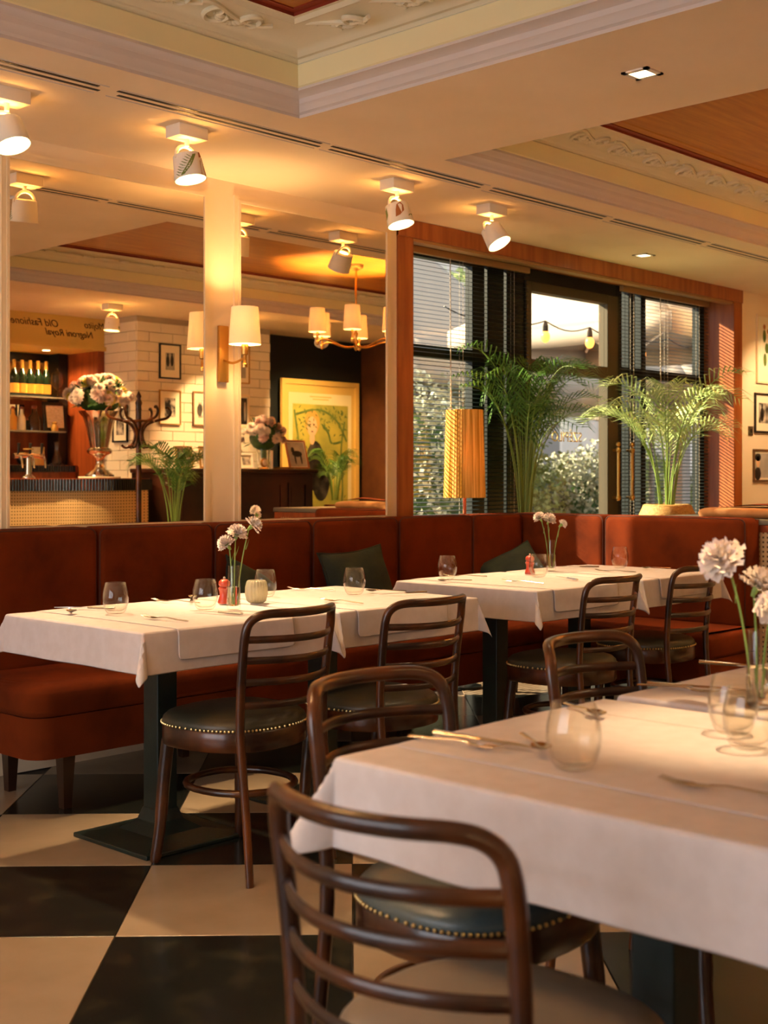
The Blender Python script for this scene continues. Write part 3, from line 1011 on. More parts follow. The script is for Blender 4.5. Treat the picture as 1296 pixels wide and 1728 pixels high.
# ---- bentwood chairs
def outline(a, b, n=40, e=2.5, taper=.07):
    pts = []
    for k in range(n):
        t = 2 * pi * k / n
        x = a * math.copysign(abs(cos(t)) ** (2 / e), cos(t))
        y = b * math.copysign(abs(sin(t)) ** (2 / e), sin(t))
        pts.append((x * (1 + taper * y / b), y))
    return pts
def make_chair(label, seat_mat):
    t = thing('bentwood_chair', label, 'chair', group='dark bentwood chairs')
    # bent back frame: rear legs and top rail in one piece
    half = [(-.185, -.240, 0), (-.183, -.222, .20), (-.184, -.200, .42), (-.187, -.204, .56), (-.190, -.217, .68)]
    Ra = .190 / sin(R(50))
    arc = lambda deg: (Ra * sin(R(deg)), -.226 - (Ra * cos(R(deg)) - Ra * cos(R(50))))
    for dg_, z in ((50, .738), (47.5, .770), (42, .790), (34, .798), (22, .799), (11, .799), (0, .799)):
        x, y = arc(dg_)
        half.append((-x, y, z))
    full = half + [(-x, y, z) for x, y, z in half[-2::-1]]
    path = smooth_path(full, 4)
    rr = []
    for p in path:
        rr.append(.0128 + .0020 * min(1, p.z / .42) if p.z < .7 else .0150)
    MB().tube(path, rr, 10, flat=.86).build('back_frame', 'chair_wood', t, angle=60)
    for z, w, y0, bow in ((.722, .189, -.222, .086), (.660, .188, -.214, .084), (.595, .187, -.207, .078), (.525, .185, -.202, .068)):
        pts = [(x, y0 - bow * (1 - (x / w) ** 2), z) for x in [w * (k / 6 - 1) for k in range(13)]]
        MB().tube(pts, .0110, 8, up=(0, 0, 1), flat=.5).build('slat', 'chair_wood', t, angle=60)
    # seat
    o = outline(.215, .205)
    MB().loft([[(x * s, y * s, z) for x, y in o] for s, z in ((.985, .375), (1.0, .38), (1.0, .43), (.985, .436))]).build('seat_frame', 'chair_wood', t, angle=50)
    rings = [[(x * s, y * s, z) for x, y in o] for s, z in ((.985, .434), (1.0, .445), (.985, .458), (.93, .469), (.8, .477), (.5, .483), (.2, .485))]
    MB().loft(rings).build('seat_pad', seat_mat, t, angle=70)
    nl = MB()
    n = 96
    on = outline(.2165, .2065, n)
    for x, y in on:
        nl.ball((x, y, .4405), .0042, 6, 4)
    nl.build('nail_trim', 'nail_brass', t)['kind'] = 'stuff'
    for s in (-1, 1):
        MB().tube(smooth_path([(s * .165, .135, .385), (s * .170, .150, .25), (s * .176, .158, .12), (s * .186, .172, 0)], 4),
                  [.021] * 4 + [.020] * 4 + [.018] * 4 + [.016], 10).build('leg', 'chair_wood', t, angle=60)
    st = [(x, y - .02, .245) for x, y in outline(.160, .168, 32, 2.2, .03)]
    MB().tube(st, .0115, 8, closed=True).build('stretcher_ring', 'chair_wood', t, angle=60)
    return t
chA = make_chair('dark bentwood chair with olive leather seat and brass nails, leftmost at the mirror wall tables', 'leather')
chA.location = (2.645, 3.15, 0); chA.rotation_euler = (0, 0, R(5))
copy_tree(chA, (3.175, 3.06, 0), R(1), 'dark bentwood chair at the second table, between two other chair backs')
copy_tree(chA, (4.365, 3.13, 0), R(2), 'dark bentwood chair with olive seat at the third mirror wall table')
copy_tree(chA, (5.145, 3.22, 0), R(3), 'dark bentwood chair nearest the rust corner banquette by the window')
chB = make_chair('dark bentwood chair with slate seat tucked under the foreground table, its back to the mirrors', 'leather_slate')
chB.location = (1.845, 1.52, 0); chB.rotation_euler = (0, 0, R(181))
copy_tree(chB, (2.65, 1.57, 0), R(181), 'dark bentwood chair whose arched back shows above the far foreground tablecloth edge')
chC = make_chair('nearest dark bentwood chair with taupe leather seat, in the bottom foreground', 'leather_taupe')
chC.location = (1.385, 1.103, 0); chC.rotation_euler = (0, 0, R(-88))

# ================================================================ ON THE TABLES
TOP = TZ + .0062
# stemless glasses
def glass_mesh():
    out = [(.001, 0), (.022, 0), (.027, .002), (.034, .012), (.0405, .032), (.0425, .048), (.041, .066), (.0365, .086), (.0325, .100)]
    inn = [(.0312, .1003), (.0352, .086), (.0397, .066), (.0411, .048), (.039, .033), (.032, .016), (.022, .009), (.001, .008)]
    return MB().lathe(out + inn, 32).mesh('tumbler', 'thin_glass', angle=80)
gm = glass_mesh()
for x, y, lab in ((2.442, 3.512, 'stemless glass alone at the left end of the left table'), (2.72, 3.40, 'stemless glass just left of the carnation vase on the left table'),
                  (3.16, 3.60, 'stemless glass behind the ribbed candle holder'), (3.455, 3.432, 'stemless glass in front of the upright green cushion'),
                  (4.258, 3.663, 'stemless glass at the left end of the third table'), (4.621, 3.445, 'stemless glass beside the red pepper mill on the third table'),
                  (5.367, 3.512, 'stemless glass on the corner table by the window'), (1.62, 1.142, 'large blurred stemless glass on the near foreground table'),
                  (1.935, 1.020, 'brightly lit stemless glass at the right picture edge'), (2.03, 1.10, 'stemless glass standing behind the brightly lit one at the right edge')):
    tag(link('stemless_glass', gm, None, (x, y, TOP), rnd.uniform(0, 6)), lab, 'glass', 'stemless glasses on the tables')

# carnations in slim vases
def carnation_mesh():
    r = random.Random(3)
    m = MB()
    for layer, (n, rad, up) in enumerate(((9, .030, .002), (9, .027, .010), (8, .022, .016), (7, .015, .021), (5, .008, .024))):
        for k in range(n):
            a = 2 * pi * k / n + layer * .4 + r.uniform(-.1, .1)
            d = Vector((cos(a), sin(a), 0)); s = Vector((-sin(a), cos(a), 0))
            w = .0085 + .003 * (rad / .03)
            base = Vector((0, 0, up * .35))
            def fn(u, v):
                f = (v - .5) * 2
                q = base + d * (rad * u) + s * (w * f * (.35 + u)) + Vector((0, 0, (up + .004 * sin(9 * f + layer) * u) * u ** .7))
                return q + d * (.003 * sin(14 * f) * u)
            m.grid(fn, 3, 5)
    return m.mesh('bloom', 'petal_white', angle=180)
cm = carnation_mesh()
def carnation(base, top, tilt, label, scale=1., bend=.3):
    t = thing('carnation', label, 'flower', base, group='white carnations')
    b, tp = Vector((0, 0, 0)), Vector(top) - Vector(base)
    mid = b.lerp(tp, .55) + Vector((-(tp.x) * bend * .5, -(tp.y) * bend * .5, .02))
    MB().tube(bez(b, b.lerp(mid, .6), mid, tp, 10), .0022, 6).build('stem', 'stem_green', t)
    d = Vector(tilt).normalized()
    q = Vector((0, 0, 1)).rotation_difference(d)
    o = link('bloom', cm, t, tp + d * .012)
    o.rotation_mode = 'QUATERNION'; o.rotation_quaternion = q; o.scale = (scale,) * 3
    c = MB()
    c.tube([tp - d * .008, tp + d * .004, tp + d * .016], [.003, .0065, .008], 8)
    c.build('calyx', 'stem_green', t)
    l = MB()
    pm = b.lerp(tp, .72)
    l.tube(bez(pm, pm + Vector((.01, .006, .012)), pm + Vector((.02, .01, .02)), pm + Vector((.026, .012, .034)), 5), [.002, .003, .003, .002, .001, .0006], 5, flat=.4)
    l.build('leaf', 'stem_green', t)
def vase(x, y, label, h=.145, water=.075):
    t = thing('bud_vase', label, 'vase', (x, y, TOP), group='slim glass bud vases')
    prof = [(.001, 0), (.019, 0), (.022, .003), (.0235, .02), (.0235, .045), (.0215, .09), (.0195, h), (.0185, h), (.0205, .09), (.022, .045), (.0215, .02), (.015, .012), (.001, .011)]
    MB().lathe(prof, 24).build('vessel', 'thin_glass', t, angle=60)
    MB().lathe([(.001, .0125), (.0148, .0128), (.0208, .022), (.0214, .045), (.0208, water), (.001, water)], 24).build('water', 'water', t, angle=60)
    return t
vase(2.788, 3.335, 'slim glass vase of three carnations on the left table')
for dx, dy, h, tilt, lab, s in ((-.012, .008, .205, (-.5, .2, .7), 'lowest white carnation, left of the three in the left vase', 1.), (.006, -.002, .235, (.1, -.3, .9), 'middle white carnation in the left vase', 1.1), (.048, -.022, .268, (.55, -.45, .6), 'highest white carnation, leaning right in the left vase', 1.)):
    carnation((2.788 + dx * .2, 3.335 + dy * .2, TOP + .02), (2.788 + dx * 1.0, 3.335 + dy * 1.0, TOP + h), tilt, lab, s)
vase(4.973, 3.635, 'slim glass vase with pale flowers beside the red mill, near the window')
for dx, dy, h, tilt, lab, s in ((-.035, .03, .235, (-.4, .3, .8), 'pale carnation, left of the flowers in the far vase', .95), (-.012, .01, .225, (0, -.4, .8), 'pale carnation facing forward in the far vase', 1.05), (.03, -.03, .21, (.5, -.4, .5), 'small pale carnation leaning right in the far vase', .7)):
    carnation((4.973 + dx * .2, 3.635 + dy * .2, TOP + .02), (4.973 + dx, 3.635 + dy, TOP + h), tilt, lab, s)
vase(2.305, 1.195, 'blurred glass vase of carnations at the right picture edge')
for dx, dy, h, tilt, lab, s in ((-.042, .04, .268, (-.6, .2, .5), 'large blurred white carnation highest at the right picture edge', 1.45), (.02, .02, .215, (.2, -.4, .8), 'blurred carnation cut by the right picture edge, above another', 1.2), (.01, -.02, .175, (-.3, -.4, .4), 'blurred carnation lowest in the right-edge vase', 1.2)):
    carnation((2.305 + dx * .2, 1.195 + dy * .2, TOP + .02), (2.305 + dx, 1.195 + dy, TOP + h), tilt, lab, s)

# pepper mills
def mill(x, y, label):
    t = thing('pepper_mill', label, 'pepper mill', (x, y, TOP), group='red pepper mills')
    MB().lathe([(.001, 0), (.022, 0), (.0235, .004), (.021, .014), (.016, .028), (.0175, .042), (.021, .052), (.017, .058), (.001, .058)], 20).build('body', 'red_lacquer', t, angle=50)
    MB().lathe([(.001, .059), (.017, .059), (.0205, .066), (.0195, .076), (.012, .083), (.001, .085)], 20).build('head', 'red_lacquer', t, angle=50)
    MB().ball((0, 0, .089), .005, 10, 6).build('knob', 'steel', t)
mill(2.90, 3.52, 'red pepper mill half hidden behind the left carnation vase')
mill(4.724, 3.571, 'red pepper mill beside a glass on the third table')
# ribbed candle holder
t = thing('candle_holder', 'ribbed cream glass candle holder next to the left vase', 'candle holder', (3.0, 3.465, TOP))
rib = lambda a, z: 1 + .045 * cos(20 * a)
MB().lathe([(.001, 0), (.026, 0), (.033, .006), (.039, .03), (.038, .055), (.033, .074), (.029, .078), (.026, .077), (.030, .072), (.034, .055), (.035, .03), (.028, .009), (.001, .008)], 120, wob=rib).build('cup', 'ribbed_glass', t, angle=70)
MB().lathe([(.001, .010), (.02, .010), (.02, .028), (.001, .028)], 16).build('candle', 'paper', t)

# cutlery
def fork_mesh():
    m = MB()
    m.tube([(0, -.095, .002), (0, -.05, .004), (0, .0, .008), (0, .025, .006)], [.0055, .0045, .003, .003], 8, up=(1, 0, 0), flat=.45)
    m.tube([(0, .02, .006), (0, .03, .004), (0, .045, .0035), (0, .055, .004)], [.004, .009, .0115, .0115], 8, up=(1, 0, 0), flat=.16)
    for k in range(4):
        x = (k - 1.5) * .0064
        m.tube([(x, .05, .004), (x, .075, .005), (x, .098, .011)], [.0022, .0019, .001], 6, up=(1, 0, 0), flat=.6)
    return m.mesh('fork', 'steel', angle=60)
def knife_mesh():
    m = MB()
    m.tube([(0, -.105, .005), (0, -.06, .005), (0, -.01, .005)], [.0075, .0068, .0055], 8, up=(1, 0, 0), flat=.62)
    m.loft([[(x, y, z) for x, z in ((-.0055, .004), (.006, .003), (.006, .0045), (-.0055, .007))] for y in (-.012, .06)] +
           [[(x, .105, z) for x, z in ((-.004, .0035), (.001, .003), (.001, .004), (-.004, .005))]])
    return m.mesh('knife', 'steel', angle=50)
def spoon_mesh():
    m = MB()
    m.tube([(0, -.085, .002), (0, -.04, .004), (0, .01, .008), (0, .03, .006)], [.0055, .0045, .003, .003], 8, up=(1, 0, 0), flat=.45)
    def fn(u, v):
        a = 2 * pi * v
        q = u
        return Vector((.0165 * q * cos(a), .052 + .026 * q * sin(a), .0015 + .007 * q * q + .001))
    m.grid(fn, 5, 20)
    def fn2(u, v):
        p = fn(u, v); p.z += .001
        return p
    m.grid(fn2, 5, 20)
    return m.mesh('spoon', 'steel', angle=60)
CUT = {'fork': fork_mesh(), 'knife': knife_mesh(), 'spoon': spoon_mesh()}
def cut(kind, x, y, deg, label, z=TOP + .0008):
    o = link(kind, CUT[kind], None, (x, y, z), R(deg))
    tag(o, label, kind, 'table cutlery')
cut('knife', 2.45, 3.70, 35, 'knife at the far left corner of the left table')
cut('spoon', 2.37, 3.66, 150, 'upturned spoon left of the lone glass on the left table')
cut('fork', 2.435, 3.24, 8, 'fork lying right of the lone glass on the left table')
cut('fork', 2.80, 3.66, 20, 'fork on the far edge of the left table by the light pool')
cut('spoon', 2.90, 3.70, -40, 'spoon on the far edge of the left table')
cut('knife', 2.66, 3.27, 12, 'knife in front of the carnation vase on the left table')
cut('fork', 3.20, 3.24, 5, 'fork on the second table near the glass')
cut('spoon', 3.61, 3.42, 60, 'spoon right of the glass on the second table')
cut('knife', 3.58, 3.30, 75, 'knife at the right end of the second table')
cut('fork', 3.47, 3.68, 30, 'fork on the far edge of the second table')
cut('fork', 4.32, 3.30, 10, 'fork on the third table in front of the mill')
cut('spoon', 4.17, 3.55, 70, 'spoon at the left end of the third table')
cut('knife', 4.60, 3.28, -30, 'knife at the near right of the third table')
cut('fork', 4.40, 3.68, 40, 'fork on the far edge of the third table')
cut('fork', 5.10, 3.36, 20, 'fork on the corner table left of its glass')
cut('spoon', 5.41, 3.34, 65, 'spoon on the corner table right of its glass')
cut('knife', 5.22, 3.66, 40, 'knife on the far side of the corner table')
cut('knife', 1.672, 1.355, 184, 'knife at the left of the foreground table, beyond the fork')
cut('fork', 1.632, 1.385, 186, 'fork at the left of the foreground table, blurred')
cut('spoon', 1.69, 1.27, 140, 'spoon resting across the foreground fork and knife', TOP + .007)
cut('spoon', 2.02, 1.40, 150, 'spoon beyond the large near glass')
cut('fork', 2.36, 1.40, 184, 'fork at the far middle of the foreground tables')
cut('knife', 2.40, 1.38, 200, 'knife at the far middle of the foreground tables')
cut('knife', 2.745, 1.46, 190, 'knife at the far edge next to the right-edge vase')
cut('fork', 1.645, .90, 12, 'blurred fork at the right picture edge of the foreground table')
# ================================================================ LAMPS
def cone_patch(mb, r0, r1, z0, z1, a0, pts, lift=.0012):
    """flat print on a conical shade: polygon pts in (angle offset, 0..1 height)"""
    vs_ = []
    for a, h in pts:
        r = r0 + (r1 - r0) * h + lift
        z = z0 + (z1 - z0) * h
        vs_.append((r * cos(a0 + a), r * sin(a0 + a), z))
    mb.add(vs_, [tuple(range(len(vs_)))])
def spotlight(x, y, aim, label, power, prints=None, tilt_to=None, cone=74):
    t = thing('ceiling_spotlight', label, 'spotlight', (x, y, H_CEIL), group='white ceiling spotlights with shades')
    MB().bb(-.07, .07, -.045, .045, -.048, 0).build('mount_box', 'white_lacquer', t, bevel=.002)
    MB().tube([(0, 0, -.046), (0, 0, -.075)], .009, 10).build('stem', 'white_lacquer', t)
    # tilting head
    piv = Vector((0, 0, -.125))
    d = (Vector(tilt_to or aim) - (Vector((x, y, H_CEIL)) + piv)).normalized()
    q = Vector((0, 0, -1)).rotation_difference(d)
    def head(o):
        o.location = piv
        o.rotation_mode = 'QUATERNION'
        o.rotation_quaternion = q
        return o
    arc = [(.052 * cos(a), 0, .052 * sin(a)) for a in [pi * k / 12 for k in range(13)]]
    head(MB().tube(arc, .005, 8, up=(0, 1, 0), flat=1.6).build('yoke', 'white_lacquer', t))
    z1, z0, r1, r0 = .012, -.086, .054, .064          # top and bottom of the shade
    sh = head(MB().lathe([(r1 * .55, z1 + .006), (r1, z1), (r0, z0), (r0 - .003, z0), (r1 - .004, z1 - .006), (r1 * .5, z1 - .004)], 32).build('shade', 'shade_white', t, angle=50))
    head(MB().lathe([(.001, z0 + .028), (r0 - .008, z0 + .026)], 24).build('lamp_face', 'spot_lamp', t))
    head(MB().lathe([(.001, z1 + .003), (.024, z1 + .002)], 16).build('lamp_back', 'lamp_back', t))
    if prints:
        for m, shapes in prints:
            mb = MB()
            for a0, pts in shapes:
                cone_patch(mb, r0, r1, z0, z1, a0, pts)
            p = head(mb.build('leaf_print', m, t, smooth=False))
    wl = Vector((x, y, H_CEIL)) + piv + d * .105
    l = light('spot_beam', 'SPOT', (wl.x - x, wl.y - y, wl.z - H_CEIL), power, WARM2, t, spot_size=R(cone), spot_blend=.8, shadow_soft_size=.035)
    l.rotation_euler = (Vector(aim) - wl).to_track_quat('-Z', 'Y').to_euler()
def fern(a0, h0, da, dh, n=7, s=.13):
    out = []
    for k in range(n):
        ca, ch = k / (n - 1) * da, h0 + k / (n - 1) * dh
        w = s * (1 - .5 * abs(k / (n - 1) - .4))
        for sg in (-1, 1):
            out.append((a0, [(ca, ch), (ca + sg * w * 1.6 + .05, ch + .04), (ca + sg * w * 2.6, ch + .16), (ca + sg * w * 1.2 - .08, ch + .12)]))
    return out
cam_a = R(223)                 # side of the shades turned to the room
spotlight(2.43, 4.16, (2.60, 3.48, .76), 'floral shaded ceiling spotlight cut by the left picture edge', 85, cone=48)
spotlight(3.18, 4.09, (3.25, 3.50, .76), 'ceiling spotlight with fern print shade above the left mirror', 95, cone=50, prints=
          [('fern_print', fern(cam_a - .45, .04, .9, .7, 9, .2)), ('bloom_print', [(cam_a + 1.15, [(-.25, 0), (.3, 0), (.35, .8), (-.1, .6)]), (cam_a + 1.2, [(-.15, .75), (.2, .8), (.1, 1), (-.1, .98)])])],
          tilt_to=(3.28, 3.78, .9))
spotlight(4.43, 4.12, (4.42, 3.45, .76), 'ceiling spotlight with brown leaf print shade above the right mirror edge', 95, cone=50, prints=
          [('bloom_print', [(cam_a, [(-.3, .25), (.05, .3), (.45, .5), (.5, .78), (.3, .95), (-.05, .85), (-.2, .6)])]), ('fern_print', [(cam_a + .9, [(-.2, .2), (.3, .28), (.25, .36), (-.1, .3)]), (cam_a - 1.2, [(-.2, .3), (.2, .5), (.1, .9), (-.25, .8)])])],
          tilt_to=(4.5, 3.7, .9))
spotlight(5.17, 4.15, (5.65, 3.55, .70), 'plain white ceiling spotlight tilted in front of the window head', 60, tilt_to=(5.35, 3.2, .9))
spotlight(6.03, .66, (5.95, .66, 1.3), 'patterned ceiling spotlight over the bar, seen in the left mirror', 230,
          [('bloom_print', [(R(100), [(-.8, .5), (.9, .5), (.9, .58), (-.8, .58)])]), ('fern_print', [(R(60), [(-.2, .1), (.2, .2), (.1, .4), (-.2, .35)])])])
spotlight(8.02, 1.0, (8.8, .1, 1.5), 'ceiling spotlight aimed at the poster, seen in the right mirror', 90)
spotlight(2.25, .92, (2.10, 1.08, .76), 'ceiling spotlight above the foreground tables, out of the picture', 72, cone=29)
spotlight(4.72, 1.05, (5.6, .85, .95), 'added ceiling spotlight brightening the bar front, left of what the mirror shows', 110)  # added lamp out of sight, lifts the bar front
spotlight(7.32, .78, (7.3, .3, 1.5), 'added ceiling spotlight brightening the tall cabinet and pier, behind the wall lamp in the mirror', 90)  # added fill for pier and cabinet, hidden by the wall lamp shade
spotlight(8.95, 3.85, (9.2, 4.7, 1.6), 'added unseen ceiling spotlight brightening the pictures right of the window', 28)  # added out-of-view lamp to brighten the wall right of the window

# wall lamp between the mirrors
def drum(r0, r1, z0, z1, c=(0, 0, 0)):
    return MB().lathe([(r0, z0), (r1, z1), (r1 - .002, z1), (r0 - .002, z0), (r0, z0)], 40, c)
def wall_lamp(x, y, rz, label, power):
    t = thing('wall_lamp', label, 'wall lamp', (x, y, 1.64), rz, group='brass wall lamps')
    MB().bb(-.028, .028, -.018, 0, 0, .262).build('back_plate', 'gilt', t, bevel=.003)
    MB().tube(smooth_path([(0, -.018, .10), (0, -.08, .085), (0, -.15, .10), (0, -.165, .115)], 4), .006, 8).build('arm', 'brass', t)
    MB().lathe([(.001, .06), (.012, .06), (.013, .075), (.009, .08), (.009, .115), (.016, .12), (.016, .165), (.001, .165)], 16, (0, -.165, 0)).build('candle_socket', 'brass', t, angle=40)
    drum(.074, .062, .165, .335, (0, -.165, 0)).build('shade', 'shade_linen', t)
    MB().ball((0, -.165, .215), .022, 10, 7, (1, 1, 1.3)).build('bulb', 'bulb', t)
    light('wall_lamp_light', 'POINT', (0, -.165, .25), power, WARM, t, shadow_soft_size=.03)
wall_lamp(3.857, YW, 0, 'brass wall lamp with a cream drum shade between the two mirrors', 9)
wall_lamp(X1, 3.4, -pi / 2, 'added brass wall lamp on the brown end wall near the window, out of the picture', 45)  # added unseen lamp, brightens the ceiling at the far end
wall_lamp(X1, 1.7, -pi / 2, 'added brass wall lamp in the middle of the brown end wall, out of the picture', 45)  # second added end-wall lamp, also there to lift the ceiling

# floor lamp behind the banquette
t = thing('floor_lamp', 'floor lamp with a tall pleated amber shade before the window', 'floor lamp', (5.680, 4.757, 0))
pl = lambda a, z: 1 + .014 * cos(46 * a) + .006 * sin(17 * a + 1)
MB().lathe([(.121, 1.083), (.119, 1.09), (.105, 1.575), (.104, 1.582), (.102, 1.582), (.103, 1.574), (.117, 1.09), (.119, 1.083)], 184, wob=pl).build('shade', 'shade_string', t, angle=180)
MB().tube([(0, 0, .02), (0, 0, 1.16)], .010, 10).build('pole', 'window_wood', t)
MB().lathe([(.001, 0), (.098, 0), (.098, .015), (.02, .03), (.001, .03)], 24).build('base', 'black_metal', t)
MB().ball((0, 0, 1.27), .028, 10, 7, (1, 1, 1.3)).build('bulb', 'bulb', t)
light('floor_lamp_light', 'POINT', (0, 0, 1.31), 6, WARM, t, shadow_soft_size=.03)

# chandelier under the second coffer
def chandelier(x, y, label, power, tint):
    t = thing('chandelier', label, 'chandelier', (x, y, 2.17), group='brass chandeliers')
    MB().lathe([(.001, -.01), (.012, 0), (.02, .02), (.012, .045), (.011, .1), (.018, .12), (.008, .14), (.006, .64)], 16).build('stem', 'brass', t, angle=50)
    MB().lathe([(.001, .648), (.06, .648), (.055, .625), (.01, .60)], 20).build('canopy', 'brass', t, angle=50)
    ch = smooth_path([(.0, 0, .2), (.012, .0, .3), (-.01, 0, .42), (.006, 0, .55), (0, 0, .62)], 4)
    MB().tube(ch, .006, 6).build('cable', 'brass', t)
    for k in range(6):
        a = R(20 + 60 * k)
        e = Vector((cos(a), sin(a), 0))
        arm = MB().tube(bez((0, 0, .03), e * .14 + Vector((0, 0, -.02)), e * .20 + Vector((0, 0, .11)), e * .32 + Vector((0, 0, .055)), 12), .006, 8)
        ao = arm.build('arm', 'brass', t)
        p = e * .32
        MB().lathe([(.001, .02), (.014, .03), (.016, .05), (.010, .055), (.010, .12), (.001, .12)], 12, (p.x, p.y, 0)).build('candle_socket', 'brass', ao, angle=40)
        drum(.068, .056, .12, .30, (p.x, p.y, 0)).build('shade', 'shade_linen', ao)
        MB().ball((p.x, p.y, .17), .02, 8, 6, (1, 1, 1.3)).build('bulb', 'bulb', ao)
        light('chandelier_light', 'POINT', (p.x, p.y, .21), power, tint, t, shadow_soft_size=.03)
chandelier(7.03, 2.41, 'brass chandelier with small cream shades, seen in the right mirror', 70, WARM)
chandelier(1.0, 2.44, 'added brass chandelier under the nearer coffer, unseen above the picture', 17, WARM2)  # added unseen chandelier, warms the nearer coffer and the room

# ================================================================ PALMS
def palm(name, label, loc, n, h, spread, mleaf, seed, pot=None, lean=.0, leaflen=.26, nleaf=22, stem_r=.006, lw=.006, up=.55, ymax=9.):
    """clump of arching feather fronds; every frond is a part"""
    r = random.Random(seed)
    t = thing(name, label, 'palm', loc, group='potted palms')
    for k in range(n):
        a = 2 * pi * k / n * 1.618 * 2 + r.uniform(-.3, .3)
        hh = h * r.uniform(.62, 1.02)
        out = spread * r.uniform(.45, 1.05)
        e = Vector((cos(a), sin(a), 0))
        if e.y * out > ymax * .8:                       # bends along the glass instead of through it
            e.y = ymax * .8 / out
        b = e * r.uniform(.01, .05)
        droop = r.uniform(.0, .22)
        p = bez(b, b + e * out * .10 + Vector((0, 0, hh * up)), b + e * out * .45 + Vector((0, 0, hh * 1.05)), b + e * out + Vector((0, 0, hh * (1 - droop))), 22)
        m = MB().tube(p, [stem_r * (1 - .75 * i / 22) for i in range(23)], 6)
        m.build('frond_stem', 'palm_stem', t)
        lf = MB()
        for i in range(nleaf):
            f = .40 + .6 * i / (nleaf - 1)
            q = f * 22
            i0 = min(int(q), 21)
            pos = p[i0].lerp(p[i0 + 1], q - i0)
            tan = (p[i0 + 1] - p[i0]).normalized()
            side = tan.cross(Vector((0, 0, 1)))
            side = side.normalized() if side.length > .05 else Vector((-e.y, e.x, 0))
            upv = side.cross(tan)
            L = leaflen * (.55 + .6 * sin(pi * min(1, .12 + .88 * (f - .4) / .6))) * r.uniform(.85, 1.1)
            for sg in (-1, 1):
                d1 = (tan * .75 + side * sg * .75 + upv * .28).normalized()
                d2 = (tan * .8 + side * sg * .55 - Vector((0, 0, .5 + r.uniform(0, .35)))).normalized()
                w = tan.cross(d1).cross(d1).normalized() * lw
                pa, pb_, pc = pos.copy(), pos + d1 * L * .5, pos + d1 * L * .5 + d2 * L * .55
                mid = pos + d1 * L * .22
                for q_ in (pa, mid, pb_, pc):
                    q_.y = min(q_.y, ymax)
                lf.add([pa, mid + w, mid - w, pb_ + w * .85, pb_ - w * .85, pc], [(0, 1, 2), (1, 3, 4, 2), (3, 5, 4)])
        lf.build('frond', mleaf, t, smooth=False)['kind'] = 'stuff'
    if pot:
        pot(t)
    return t
def pot_tall(t):
    MB().lathe([(.001, -.95), (.09, -.95), (.105, -.35), (.11, -.12), (.10, -.12), (.095, -.14), (.001, -.14)], 28).build('planter', 'black_metal', t, angle=40)
palm('potted_palm', 'tall green palm behind the banquette corner, before the open casement', (6.22, 4.74, .96), 28, 1.0, .52, 'palm_leaf', 4, pot_tall, leaflen=.22, nleaf=15, stem_r=.005, lw=.0045, up=.7, ymax=.12)
def pot_wicker(t):
    MB().lathe([(.001, -.36), (.17, -.36), (.195, -.2), (.185, -.06), (.15, .02), (.135, .02), (.165, -.06), (.001, -.07)], 36).build('wicker_planter', 'wicker', t, angle=40)
    MB().lathe([(.165 + .004 * (k % 2), -.36 + .38 * k / 26) for k in range(0)] or [(.14, .012), (.15, .022), (.14, .03), (.132, .022), (.14, .012)], 36).build('planter_rim', 'wicker', t)
    MB().lathe([(.001, -1.0), (.2, -1.0), (.2, -.97), (.03, -.95), (.03, -.40), (.19, -.38), (.19, -.36), (.001, -.36)], 28).build('stand', 'bar_wood', t, angle=40)
palm('potted_palm', 'pale sunlit palm in a wicker planter by the right window reveal', (7.12, 4.31, 1.0), 20, .82, .50, 'palm_leaf_sunlit', 11, pot_wicker, leaflen=.24, nleaf=15, stem_r=.0045, lw=.0045, up=.62)

# ================================================================ COUNTER BEHIND THE CORNER BANQUETTE
t = thing('cane_counter', 'low cane-fronted counter behind the corner banquette', 'counter', (6.08, 2.55, 0))
MB().bb(.02, .62, 0, 1.28, .08, .955).build('body', 'bar_wood', t, smooth=False)
MB().bb(-.0, .66, -.02, 1.32, .957, .985).build('worktop', 'counter_top', t, bevel=.004)
MB().bb(.004, .02, .06, .62, .14, .92).build('cane_panel', 'cane', t, smooth=False)
for y0, y1, z0, z1 in ((0, .06, .08, .955), (.6, .66, .08, .955), (.06, .6, .08, .14), (.06, .6, .92, .955)):
    MB().bb(-.004, .02, y0, y1, z0, z1).build('frame_rail', 'bar_wood', t, smooth=False)
MB().bb(-.055, .0, .46, .50, .865, .885).build('hook_peg', 'bar_wood', t, bevel=.004)
t = thing('seat_pad', 'tan suede seat cushion lying on the cane counter at the right edge', 'cushion', (6.40, 3.30, .986))
cushion_loft(rounded_rect(-.26, .26, -.28, .28, .12, 8), .0, .045, .012, .02).build('pad', 'suede_tan', t, angle=70)
MB().grid(lambda u, v: Vector((-.16 + .34 * u, -.26 + .42 * v, .058 + .012 * sin(5 * u + 3 * v) * sin(pi * v) + .014 * sin(pi * u) * sin(pi * v))), 10, 12).build('folded_throw', 'velvet', t, angle=180)

